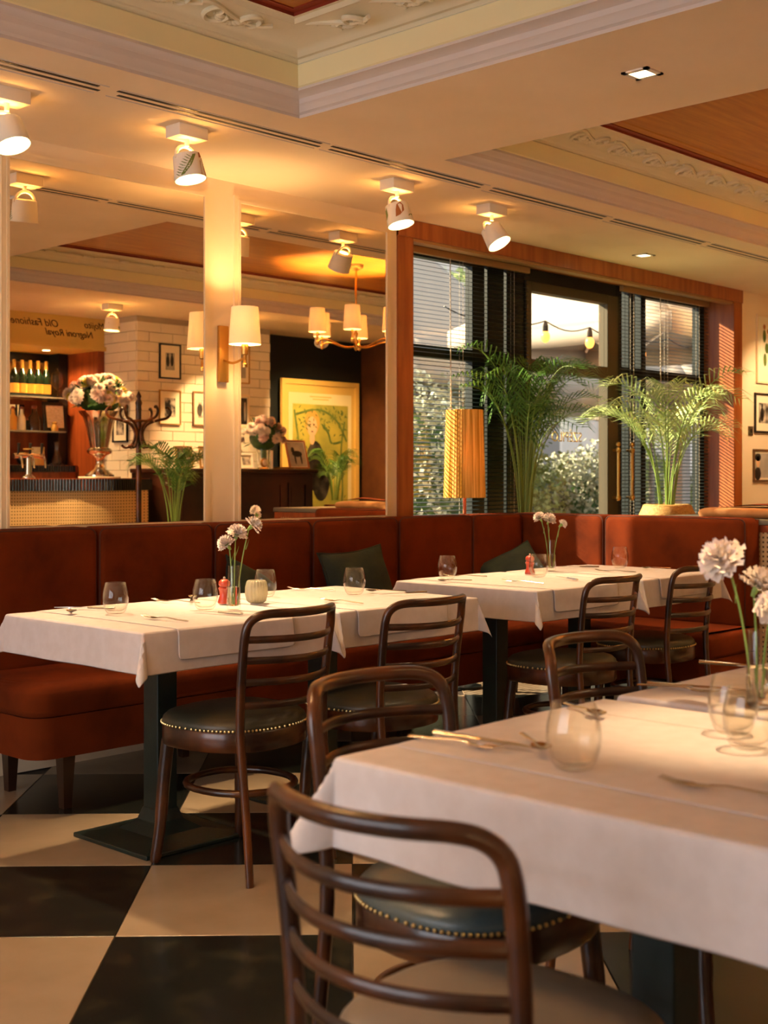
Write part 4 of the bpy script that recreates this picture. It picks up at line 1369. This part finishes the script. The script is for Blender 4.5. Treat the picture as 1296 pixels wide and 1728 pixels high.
# ================================================================ PICTURES
def picture(name, label, cx, y, z, w, h, mframe, mphoto, matw=.03, fw=.014, facing=-1, parent_loc=None, lean=0., rz=None, group='framed pictures', figures=None):
    """framed picture; origin at its bottom centre, front turned to -y"""
    t = thing(name, label, 'picture', (cx, y, z), group=group)
    t.rotation_euler = (lean, 0, rz if rz is not None else (0 if facing < 0 else pi))
    MB().bb(-w / 2, w / 2, -.014, 0, 0, fw).bb(-w / 2, w / 2, -.014, 0, h - fw, h).bb(-w / 2, -w / 2 + fw, -.014, 0, fw, h - fw).bb(w / 2 - fw, w / 2, -.014, 0, fw, h - fw).build('frame', mframe, t, smooth=False)
    MB().bb(-w / 2 + fw, w / 2 - fw, -.006, -.001, fw, h - fw).build('mount', 'paper', t, smooth=False)
    i = fw + matw
    MB().bb(-w / 2 + i, w / 2 - i, -.0075, -.006, i * 1.15, h - i * 1.15).build('photo', mphoto, t, smooth=False)
    if figures:
        for m, shapes in figures:
            mb = MB()
            for (fx, fz, rx_, rz_) in shapes:
                mb.add([(fx + rx_ * cos(2 * pi * k / 14), -.0082, fz + rz_ * sin(2 * pi * k / 14)) for k in range(14)], [tuple(range(14))])
            mb.build('figure', m, t, smooth=False)
    return t
picture('framed_print', 'tall pale framed print of leaves high at the right picture edge', 9.20, YW - .002, 1.91, .36, .52, 'frame_paint', 'paper', .045,
        figures=[('poster_leaf', [(-.06, .36, .025, .05), (-.02, .27, .03, .04), (-.05, .18, .025, .05)]), ('bloom_print', [(-.06, .43, .02, .02), (.0, .40, .018, .018)])])
picture('framed_photo', 'black-framed old photo of a standing figure, right of the window', 9.135, YW - .002, 1.535, .29, .30, 'picture_black', 'photo_bw', .05,
        figures=[('photo_dark', [(-.03, .14, .028, .055), (-.03, .205, .014, .018)])])
picture('framed_photo', 'brown-framed old portrait photo below the black-framed one, right of the window', 9.11, YW - .002, 1.165, .28, .245, 'picture_brown', 'photo_grey', .012,
        figures=[('photo_dark', [(-.07, .185, .045, .03), (-.075, .06, .05, .05)]), ('poster_skin', [(-.07, .15, .03, .045)])])
t = thing('light_switch', 'small bronze light switch beside the window reveal', 'switch', (8.935, YW, 1.545))
MB().bb(-.035, .035, -.008, 0, -.035, .035).build('plate', 'switch_metal', t, bevel=.003)
MB().bb(-.008, .008, -.014, -.008, -.014, .014).build('toggle', 'picture_black', t, smooth=False)
# ================================================================ THE BAR SIDE (seen in the mirrors)
# tiled pier
wt = struct('wall_tiled', MB().bb(6.572, 8.08, -.9, .235, 0, 2.6), 'tile_joint', smooth=False)
def wtile(w, axis):
    m = MB().bb(-w / 2, w / 2, -.006, .006, -.0405, .0405) if axis == 'x' else MB().bb(-.006, .006, -w / 2, w / 2, -.0405, .0405)
    return m.mesh('wall_tile', 'wall_tile', smooth=False, bevel=.003, seg=1)
cache = {}
def put_tile(a, b, z, axis):
    w = round(b - a - .004, 3)
    if w < .02:
        return
    if (w, axis) not in cache:
        cache[(w, axis)] = wtile(w, axis)
    c = (a + b) / 2
    link('wall_tile', cache[(w, axis)], wt, (c, .238, z) if axis == 'x' else (6.569, c, z))
z, row = .79, 0
while z < 2.57:
    x = 6.57 - (.125 if row % 2 else 0)
    while x < 8.08:
        put_tile(max(x, 6.566), min(x + .25, 8.08), z, 'x')
        x += .25
    y = -.235 - (.118 if row % 2 else 0)
    while y < .24:
        put_tile(max(y, -.235), min(y + .236, .232), z, 'y')
        y += .236
    z += .085
    row += 1
# bar recess: soffit with handwriting, side panel
sf = struct('trim_1', MB().bb(3.0, 6.57, -.9, -.235, 2.335, 2.6), 'soffit_yellow', smooth=False)
MB().bb(3.0, 6.57, -.245, -.2, 2.30, 2.335).build('soffit_lip', 'soffit_yellow', sf, smooth=False)
MB().bb(3.0, 6.57, -.9, -.245, 2.30, 2.334).build('soffit_underside', 'soffit_yellow', sf, smooth=False)
for txt, x, z, s in (('Old Fashioned', 5.86, 2.475, .085), ('Mojito', 6.47, 2.49, .08), ('Negroni Royal', 6.22, 2.405, .08), ('Sidecar', 5.56, 2.40, .08)):
    if txt == 'Sidecar':
        txt = 'Sk'
    o = link('handwriting', text_mesh(txt, s, 'ink', 'handwriting', shear=.35), sf, (x, -.2325, z))
    o.rotation_euler = (R(90), 0, R(180))
struct('wall_bar_side', MB().bb(6.5, 6.57, -.9, -.24, 0, 2.30), 'bar_wood', smooth=False)
for xx in (6.15, 5.3, 4.6):
    MB().lathe([(.001, -.004), (.03, -.004), (.034, 0)], 16, (xx, -.5, 2.30)).build('bar_lamp', 'downlight', sf)
    light('bar_lamp_light', 'SPOT', (xx, -.5, 2.29), 38, WARM2, sf, spot_size=R(150), spot_blend=.6, shadow_soft_size=.03)

bs = thing('back_bar_shelving', 'back bar shelving with black frame and glass shelves, seen in the left mirror', 'shelving', (5.4, -.895, 0))
MB().bb(1.0, 1.09, 0, .2, 1.31, 2.30).build('upright', 'black_lacquer', bs, smooth=False)
MB().bb(-1.0, 1.09, 0, .05, 2.225, 2.298).build('head_board', 'black_lacquer', bs, smooth=False)
MB().bb(-1.0, 1.0, .0, .012, 1.885, 2.225).build('wave_panel', 'gold_wave', bs, smooth=False)
MB().bb(-1.0, 1.0, .0, .012, 1.31, 1.885).build('wood_panel', 'bar_wood', bs, smooth=False)
MB().bb(.1, .76, .012, .02, 1.62, 1.84).bb(.1, .60, .012, .02, 1.36, 1.57).build('mirror_panel', 'mirror', bs, smooth=False)
for z in (1.890, 1.592):
    MB().bb(-1.0, 1.0, .02, .32, z, z + .012).build('glass_shelf', 'ribbed_glass', bs, smooth=False)
MB().bb(-1.0, 1.09, 0, .36, 1.24, 1.302).build('back_counter', 'bar_wood', bs, smooth=False)
fl = MB()
for k in range(84):
    fl.tube([(-.98 + k * .0245, .365, 1.245), (-.98 + k * .0245, .365, 1.30)], .011, 6)
fl.build('fluted_edge', 'black_lacquer', bs)['kind'] = 'stuff'
MB().bb(-1.0, 1.09, 0, .34, 0, 1.24).build('lower_cabinet', 'bar_wood', bs, smooth=False)

def champagne(x, y, z, label):
    t = thing('champagne_bottle', label, 'bottle', (x, y, z), group='champagne bottles on the upper bar shelf')
    MB().lathe([(.001, 0), (.040, 0), (.043, .006), (.043, .15), (.040, .175), (.030, .205), (.018, .235), (.015, .25), (.001, .25)], 20).build('glass_body', 'bottle_green', t, angle=50)
    MB().lathe([(.0155, .235), (.0165, .25), (.0145, .29), (.0165, .298), (.0165, .318), (.001, .322)], 16).build('foil', 'foil_gold', t, angle=50)
    MB().lathe([(.0436, .03), (.0438, .032), (.0438, .11), (.0436, .112)], 20).build('paper_label', 'bottle_label', t)
for k, w in enumerate(('first from the left', 'second from the left', 'middle of the five', 'second from the right', 'rightmost of the five, beside the goblet')):
    champagne(5.955 + k * .0795, -.70, 1.9025, 'dark green champagne bottle on the upper bar shelf, ' + w)
t = thing('goblet', 'cut glass goblet at the right end of the upper bar shelf', 'goblet', (6.385, -.70, 1.9025))
MB().lathe([(.001, 0), (.03, 0), (.028, .006), (.006, .015), (.006, .05), (.03, .07), (.05, .11), (.055, .16), (.048, .21), (.046, .21), (.052, .16), (.046, .11), (.001, .075)], 24).build('bowl', 'clear_glass', t, angle=50)
MB().lathe([(.048, .21), (.05, .213), (.03, .235), (.008, .245), (.012, .262), (.001, .27)], 24).build('lid', 'clear_glass', t, angle=50)
def bar_bottle(x, lab, m, h=.2, r=.035, z=1.605):
    t = thing('spirit_bottle', lab, 'bottle', (x, -.70, z), group='bottles on the lower bar shelf')
    MB().lathe([(.001, 0), (r, 0), (r * 1.02, .01), (r, h * .55), (r * .45, h * .72), (r * .35, h * .95), (.001, h * .95)], 20).build('bottle_body', m, t, angle=50)
    MB().lathe([(r * .42, h * .93), (r * .42, h * 1.05), (.001, h * 1.06)], 14).build('stopper', 'bar_wood', t, angle=50)
bar_bottle(5.945, 'amber bottle at the left edge of the lower bar shelf', 'bottle_label')
bar_bottle(6.03, 'cream-white bottle on the lower bar shelf', 'paper')
bar_bottle(6.155, 'round clear decanter on the lower bar shelf', 'clear_glass', .21, .055)
bar_bottle(6.085, 'small dark jar between the bottles of the lower bar shelf', 'bottle_green', .10, .03)
picture('framed_note', 'black-framed handwritten sheet leaning on the lower bar shelf', 6.345, -.66, 1.605, .24, .26, 'picture_black', 'paper_print', .005, .03, facing=1, group='frames at the bar', lean=R(-8))
tag(MB().lathe([(.001, 0), (.03, 0), (.034, .03), (.02, .06), (.026, .075), (.001, .085)], 14, (6.30, -.605, 1.605)).build('figurine', 'gilt'), 'small golden figurine before the framed sheet on the bar shelf', 'figurine')
for x, z, r, h, lab, m in ((6.18, 1.303, .055, .085, 'lower round tan gift tin on the back counter', 'soffit_yellow'), (6.18, 1.389, .055, .075, 'upper round tan gift tin stacked on the back counter', 'poster_cream')):
    t = thing('gift_tin', lab, 'tin', (x, -.68, z), group='gift tins on the back counter')
    MB().lathe([(.001, 0), (r, 0), (r, h * .7), (.001, h * .7)], 24).build('tin_body', m, t, angle=40)
    MB().lathe([(r * 1.03, h * .62), (r * 1.03, h * .98), (.001, h * .985)], 24).build('tin_lid', m, t, angle=40)
t = thing('carafe', 'clear glass carafe at the right of the back counter', 'carafe', (6.37, -.68, 1.303))
MB().lathe([(.001, 0), (.06, 0), (.065, .015), (.03, .09), (.018, .15), (.03, .21), (.028, .21), (.016, .15), (.027, .09), (.06, .018), (.001, .01)], 28).build('flask', 'clear_glass', t, angle=60)
tag(MB().ball((0, 0, .06), .055, 16, 10, (1, .8, 1.1)).build('hat_shaped_box', 'black_lacquer'), 'dark rounded box on the back counter left of the tins', 'box').location = (6.04, -.70, 1.303)

# front bar counter with cane front and fluted black edge
path = smooth_path([(4.0, .70, 0), (5.0, .70, 0), (5.40, .77, 0), (5.62, .88, 0), (5.85, .92, 0), (6.10, .86, 0), (6.32, .74, 0), (6.42, .52, 0), (6.43, .30, 0)], 8)
bar = thing('bar_counter', 'curved cane-fronted bar counter, seen in the left mirror', 'bar counter', (0, 0, 0))
def wall_strip(mb, pts, z0, z1, off=0., th=.03):
    fr, bk = [], []
    for i, p in enumerate(pts):
        tg = (pts[min(i + 1, len(pts) - 1)] - pts[max(i - 1, 0)]).normalized()
        n = Vector((-tg.y, tg.x, 0))
        fr.append(p + n * off); bk.append(p + n * (off - th))
    for i in range(len(pts) - 1):
        a, b, c, d = fr[i], fr[i + 1], bk[i + 1], bk[i]
        mb.add([(q.x, q.y, z) for z in (z0, z1) for q in (a, b, c, d)], [(0, 1, 5, 4), (1, 2, 6, 5), (2, 3, 7, 6), (3, 0, 4, 7), (4, 5, 6, 7), (3, 2, 1, 0)])
    return mb
wall_strip(MB(), path, .12, 1.10, 0, .03).build('cane_front', 'cane', bar, angle=60)
wall_strip(MB(), path, 0, .12, -.04, .03).build('plinth', 'black_lacquer', bar, angle=60)
top = [(p.x, p.y + .02) for p in path]
MB().prism(top + [(6.43, .24), (6.40, .22), (4.0, .22)], 1.165, 1.19).build('bar_top', 'bar_wood', bar, angle=40)
fe = MB()
acc = 0.
for i in range(len(path) - 1):
    a, b = path[i], path[i + 1]
    L = (b - a).length
    while acc < L:
        p = a.lerp(b, acc / L)
        tg = (b - a).normalized()
        n = Vector((-tg.y, tg.x, 0))
        q = p + n * .022
        fe.tube([(q.x, q.y, 1.095), (q.x, q.y, 1.183)], .011, 6)
        acc += .0235
    acc -= L
fe.build('fluted_edge', 'black_lacquer', bar)['kind'] = 'stuff'

# urn of flowers on the bar
def bouquet(t, cx, cz, sx, sz, n, seed, mats, leafn=14, sc=1.5):
    r = random.Random(seed)
    mesh = {}
    for m in mats:
        if m not in mesh:
            me = cm.copy(); me.materials.clear(); me.materials.append(MATS[m]); mesh[m] = me
    for k in range(n):
        th_, ph = r.uniform(0, 2 * pi), r.uniform(0, 1.75)
        d = Vector((sin(ph) * cos(th_), sin(ph) * sin(th_), cos(ph)))
        o = link('bloom', mesh[mats[k % len(mats)]], t, (cx + d.x * sx * (j_ := r.uniform(.8, 1.14)), d.y * sx * j_, cz + d.z * sz * j_))
        o.rotation_mode = 'QUATERNION'
        o.rotation_quaternion = Vector((0, 0, 1)).rotation_difference(d)
        q = sc * r.uniform(.7, 1.3)
        o.scale = (q, q, q)
    lf = MB()
    for k in range(leafn * 4):
        th_, ph = r.uniform(0, 2 * pi), r.uniform(.4, 2.0)
        d = Vector((sin(ph) * cos(th_), sin(ph) * sin(th_), cos(ph)))
        p = Vector((cx + d.x * sx * .8, d.y * sx * .8, cz + d.z * sz * .8))
        s = d.cross(Vector((0, 0, 1))).normalized() * .022
        lf.add([p, p + d * .05 + s, p + d * .10, p + d * .05 - s], [(0, 1, 2, 3)])
    lf.build('leaves', 'leaf_dark', t, smooth=False)
    MB().ball((cx, 0, cz), 1, 12, 8, (sx * .8, sx * .8, sz * .8)).build('greenery', 'leaf_dark', t)
t = thing('silver_urn', 'tall silver urn on the bar, seen in the left mirror', 'urn', (5.95, .60, 1.205))
MB().bb(-.12, .12, -.12, .12, -.014, .0).build('plinth_plate', 'paper', t, bevel=.003)
flu = lambda a, z: 1 + (.03 * cos(12 * a) if .22 < z < .48 else 0)
MB().lathe([(.001, 0), (.115, 0), (.115, .012), (.09, .03), (.045, .06), (.032, .10), (.03, .14), (.055, .165), (.095, .185), (.10, .205), (.085, .222), (.07, .23), (.085, .30), (.105, .40), (.125, .47), (.16, .51), (.165, .52), (.155, .52), (.11, .46), (.08, .34), (.001, .30)], 48, wob=flu).build('urn_body', 'silver', t, angle=50)
t2 = thing('flower_arrangement', 'big white and pink flower arrangement in the silver urn', 'flowers', (5.95, .60, 1.73))
bouquet(t2, 0, .09, .225, .14, 110, 5, ['petal_white', 'petal_white', 'petal_white', 'petal_pink', 'petal_white', 'petal_white', 'petal_white', 'petal_pink', 'petal_yellow'], sc=1.35)
MB().tube([(0, 0, -.15), (0, 0, .05)], .05, 8).build('stems', 'stem_green', t2)
# beer tap
t = thing('beer_tap', 'silver beer tap on the bar at the left mirror edge', 'beer tap', (5.36, .52, 1.19))
MB().lathe([(.001, 0), (.05, 0), (.05, .01), (.025, .03), (.022, .16), (.001, .17)], 18).build('column', 'steel', t, angle=40)
MB().tube(smooth_path([(-.13, 0, .17), (0, 0, .18), (.13, 0, .17)], 4), .022, 10).build('crossbar', 'steel', t)
for k in range(3):
    x = -.1 + k * .1
    MB().tube(smooth_path([(x, .0, .17), (x, .06, .16), (x, .08, .08)], 4), .009, 8).build('spout', 'steel', t)
    MB().tube([(x, .02, .19), (x, .03, .27)], [.008, .012], 8).build('handle', 'picture_black', t)
MB().lathe([(.001, 0), (.04, 0), (.04, .01), (.001, .012)], 20, (0, 0, .22)).build('badge', 'gilt', t)

# bentwood coat stand
t = thing('coat_stand', 'dark bentwood coat stand before the bar, seen in the left mirror', 'coat stand', (5.925, 1.16, 0))
MB().tube([(0, 0, .1), (0, 0, 1.74)], [.024, .02], 12).build('pole', 'chair_wood', t)
MB().lathe([(.001, 1.70), (.024, 1.71), (.02, 1.74), (.028, 1.77), (.014, 1.80), (.022, 1.82), (.005, 1.855), (.001, 1.86)], 14).build('finial', 'chair_wood', t, angle=50)
for k in range(6):
    a = R(30 + 60 * k)
    e = Vector((cos(a), sin(a), 0)); Z = Vector((0, 0, 1))
    MB().tube(smooth_path([e * .13 + Z * 1.445, e * .10 + Z * 1.425, e * .05 + Z * 1.45, e * .028 + Z * 1.53, e * .06 + Z * 1.60, e * .14 + Z * 1.635, e * .215 + Z * 1.655, e * .245 + Z * 1.70, e * .22 + Z * 1.735, e * .205 + Z * 1.725], 4), .0105, 8).build('hook', 'chair_wood', t)
MB().tube([(.115 * cos(2 * pi * k / 28), .115 * sin(2 * pi * k / 28), 1.628) for k in range(28)], .008, 8, closed=True).build('ring', 'chair_wood', t)
for k in range(4):
    a = R(45 + 90 * k)
    e = Vector((cos(a), sin(a), 0)); Z = Vector((0, 0, 1))
    MB().tube(smooth_path([e * .02 + Z * .55, e * .06 + Z * .35, e * .17 + Z * .16, e * .24 + Z * .0], 4), .014, 8).build('leg', 'chair_wood', t)
def pot_floor(t):
    MB().lathe([(.001, -.78), (.12, -.78), (.16, -.45), (.165, -.42), (.15, -.42), (.14, -.45), (.001, -.46)], 24).build('pot', 'paper', t, angle=40)
    MB().tube([(0, 0, -.46), (.01, 0, -.2), (0, 0, .06)], [.035, .03, .022], 10).build('trunk', 'palm_stem', t)
palm('potted_palm', 'green potted palm before the bar, seen in the left mirror', (6.03, 1.47, .78), 11, .66, .30, 'palm_leaf', 21, pot_floor, leaflen=.2, nleaf=15, lw=.005, up=.7)

# pictures on the tiled pier
gp = 'pictures on the tiled pier'
fig = [('photo_dark', [(-.02, .16, .018, .05), (.025, .155, .018, .05), (-.02, .215, .009, .012), (.025, .212, .009, .012)])]
picture('framed_photo', 'black-framed small photo of two people on the white tiled pier', 6.91, .246, 2.053, .232, .305, 'picture_black', 'photo_grey', .055, .013, 1, group=gp, figures=fig)
picture('framed_photo', 'gilt-framed photo of a couple below the black-framed one on the tiled pier', 6.91, .246, 1.655, .232, .30, 'gilt', 'photo_bw', .05, .009, 1, group=gp, figures=[('photo_dark', [(.02, .14, .03, .055), (.01, .2, .015, .018)])])
picture('framed_photo', 'bronze-framed photo right of the gilt frame on the tiled pier', 7.285, .246, 1.655, .25, .305, 'picture_brown', 'photo_bw', .05, .012, 1, group=gp, figures=[('photo_dark', [(.05, .14, .03, .055)])])
picture('framed_photo', 'pale-framed photo behind the wall lamp, in the right mirror', 7.71, .246, 2.055, .21, .355, 'gilt', 'photo_grey', .035, .01, 1, group=gp)
picture('framed_photo', 'pale-framed dark portrait below it, in the right mirror', 7.70, .246, 1.65, .225, .305, 'frame_paint', 'photo_dark', .012, .016, 1, group=gp, figures=[('photo_grey', [(-.06, .15, .012, .09)])])
picture('framed_photo', 'black-framed picture on the narrow side of the tiled pier', 6.5585, .02, 1.50, .22, .42, 'picture_black', 'photo_bw', .04, .014, rz=-pi / 2, group=gp)
# tall dark cabinet with flowers and photos
t = thing('tall_cabinet', 'tall dark panelled cabinet below the tiled pier, seen in the mirrors', 'cabinet', (6.50, .26, 0))
MB().bb(0, 1.58, .0, .56, .04, 1.235).build('body', 'cabinet_dark', t, smooth=False, bevel=.004)
MB().bb(-.02, 1.61, -.0, .60, 1.235, 1.272).build('top_board', 'cabinet_dark', t, bevel=.008)
MB().bb(.02, 1.56, .02, .54, 0, .04).build('plinth', 'black_lacquer', t, smooth=False)
for x0, x1 in ((.08, .62), (.68, 1.20), (1.28, 1.50)):
    f = MB()
    f.bb(x0, x1, .56, .572, .72, .74).bb(x0, x1, .56, .572, 1.13, 1.15).bb(x0, x0 + .02, .56, .572, .74, 1.13).bb(x1 - .02, x1, .56, .572, .74, 1.13)
    f.build('panel_moulding', 'cabinet_dark', t, smooth=False)
    MB().bb(x0 + .03, x1 - .03, .56, .566, .76, 1.11).build('door_panel', 'cabinet_dark', t, smooth=False)
CT = 1.273
vz = thing('glass_flower_vase', 'clear glass vase on the tall dark cabinet', 'vase', (7.68, .60, CT))
MB().lathe([(.001, 0), (.05, 0), (.052, .01), (.06, .20), (.058, .20), (.049, .012), (.001, .011)], 24).build('vessel', 'clear_glass', vz, angle=50)
t2 = thing('flower_arrangement', 'pink and cream flower bunch in the vase on the tall cabinet', 'flowers', (7.68, .60, CT + .2))
bouquet(t2, 0, .08, .16, .15, 64, 8, ['petal_white', 'petal_pink', 'petal_white', 'petal_white', 'petal_white'], 12, 1.2)
MB().tube([(.01, 0, -.17), (0, 0, .05)], [.02, .035], 8).build('stems', 'stem_green', t2)
picture('framed_photo', 'copper-framed photo of a horse leaning on the tall cabinet', 8.06, .66, CT + .002, .235, .27, 'copper_print', 'photo_grey', .006, .012, rz=pi + .05, lean=R(-16), group='frames on the tall cabinet',
        figures=[('photo_dark', [(.0, .14, .06, .03), (.045, .175, .02, .03), (-.04, .09, .01, .05), (.03, .09, .01, .05)])])
picture('framed_photo', 'small white-framed photo on the tall cabinet beside the flower vase', 7.47, .62, CT + .002, .15, .135, 'white_lacquer', 'photo_bw', .012, .014, rz=pi, lean=R(-10), group='frames on the tall cabinet')
picture('framed_photo', 'second small white-framed photo, half hidden behind the first on the cabinet', 7.44, .52, CT + .002, .15, .17, 'frame_paint', 'photo_grey', .02, .012, rz=pi, lean=R(-10), group='frames on the tall cabinet')
picture('framed_photo', 'gilt-framed photo tilted at the left of the tall cabinet', 6.80, .60, CT + .002, .15, .19, 'gilt', 'photo_bw', .006, .01, rz=pi + .35, lean=R(-14), group='frames on the tall cabinet')
picture('framed_photo', 'gilt-framed photo right of the first tilted one on the tall cabinet', 7.05, .60, CT + .002, .15, .19, 'gilt', 'photo_grey', .02, .012, rz=pi + .3, lean=R(-12), group='frames on the tall cabinet')
t = thing('table_clock', 'small golden clock on the tall cabinet', 'clock', (7.60, .70, CT))
MB().lathe([(.001, 0), (.045, 0), (.04, .012), (.001, .014)], 20).build('foot', 'gilt', t, angle=40)
MB().ball((0, 0, .055), .042, 16, 10, (1, .5, 1)).build('case', 'gilt', t)
MB().ball((0, .014, .055), .030, 16, 8, (1, .35, 1)).build('dial', 'paper', t)
t = thing('ribbon_tray', 'small golden tray lying before the flower vase', 'tray', (7.82, .72, CT))
MB().lathe([(.001, 0), (.09, 0), (.10, .015), (.096, .016), (.085, .004), (.001, .004)], 28, sx=1.3, sy=.6).build('dish', 'gilt', t, angle=40)
tag(MB().tube([(0, 0, 0), (0, 0, .16)], .012, 12).build('taper_candle', 'paper'), 'white candle standing before the flower vase', 'candle').location = (7.62, .78, CT)
# poster in its dark corner
t = thing('framed_poster', 'tall olive framed poster of a woman among branches, in the right mirror', 'poster', (8.95, .0, .26))
t.rotation_euler = (0, 0, pi)
W, Hh = 1.06, 1.90
MB().bb(-W / 2, W / 2, -.03, 0, 0, .05).bb(-W / 2, W / 2, -.03, 0, Hh - .05, Hh).bb(-W / 2, -W / 2 + .05, -.03, 0, .05, Hh - .05).bb(W / 2 - .05, W / 2, -.03, 0, .05, Hh - .05).build('frame', 'soffit_yellow', t, smooth=False)
MB().bb(-W / 2 + .05, W / 2 - .05, -.012, -.002, .05, Hh - .05).build('mount', 'soffit_yellow', t, smooth=False)
MB().bb(-.43, .43, -.014, -.012, .1, 1.77).build('sheet', 'poster_cream', t, smooth=False)
MB().bb(-.38, .38, -.016, -.014, .16, 1.66).build('print', 'poster_ground', t, smooth=False)
def disc(m, pts, nm, d):
    mb = MB()
    for (fx, fz, rx_, rz_) in pts:
        mb.add([(fx + rx_ * cos(2 * pi * k / 18), -.016 - d, fz + rz_ * sin(2 * pi * k / 18)) for k in range(18)], [tuple(range(18))])
    mb.build(nm, m, t, smooth=False)
disc('poster_hair', [(.12, 1.48, .10, .125)], 'hair_print', .0006)
disc('poster_skin', [(.12, 1.44, .068, .10), (.12, 1.32, .035, .06)], 'face_print', .0010)
disc('ink', [(.095, 1.46, .014, .006), (.147, 1.46, .014, .006), (.12, 1.39, .016, .006)], 'features_print', .0014)
disc('photo_dark', [(.08, 1.05, .13, .25), (.0, .9, .12, .2)], 'dress_print', .0008)
br = MB()
for pts in (((-.36, 1.3), (-.2, 1.52), (.05, 1.61), (.36, 1.55)), ((.36, 1.6), (.28, 1.1), (.31, .7), (.22, .3)), ((-.33, 1.5), (-.28, 1.2), (-.3, .8), (-.25, .3)), ((-.3, 1.3), (-.15, 1.28), (-.1, 1.38), (-.02, 1.46))):
    br.tube(smooth_path([(x, -.018, z) for x, z in pts], 5), .012, 6, flat=.2, up=(1, 0, 0))
rr_ = random.Random(5)
for k in range(160):
    x, z = rr_.choice([(rr_.uniform(-.33, .33), rr_.uniform(1.42, 1.62)), (rr_.choice([-1, 1]) * rr_.uniform(.2, .36), rr_.uniform(.3, 1.5))])
    a = rr_.uniform(0, 6)
    br.add([(x, -.0172, z), (x + .02 * cos(a) - .008 * sin(a), -.0172, z + .02 * sin(a) + .008 * cos(a)), (x + .05 * cos(a), -.0172, z + .05 * sin(a)), (x + .02 * cos(a) + .008 * sin(a), -.0172, z + .02 * sin(a) - .008 * cos(a))], [(0, 1, 2, 3)])
br.build('branch_print', 'poster_leaf', t, smooth=False)
for k, w in enumerate((.30, .22)):
    MB().bb(-w / 2, w / 2, -.0145, -.0138, 1.73 - k * .025, 1.743 - k * .025).build('headline_print', 'soffit_yellow', t, smooth=False)
# plant and stool before the poster
def pot_small(t):
    MB().lathe([(.001, -.3), (.08, -.3), (.10, -.06), (.105, -.04), (.09, -.04), (.001, -.05)], 20).build('pot', 'bar_wood', t, angle=40)
    MB().bb(-.16, .16, -.16, .16, -.34, -.3).build('stand_top', 'black_lacquer', t, smooth=False)
    for sx_ in (-.13, .13):
        for sy_ in (-.13, .13):
            MB().tube([(sx_, sy_, -.98), (sx_, sy_, -.33)], .012, 8).build('stand_leg', 'black_lacquer', t)
palm('potted_palm', 'bushy palm on a black stand before the poster, seen in the right mirror', (8.62, .55, .98), 12, .5, .26, 'palm_leaf', 31, pot_small, leaflen=.15, nleaf=14, lw=.0045)
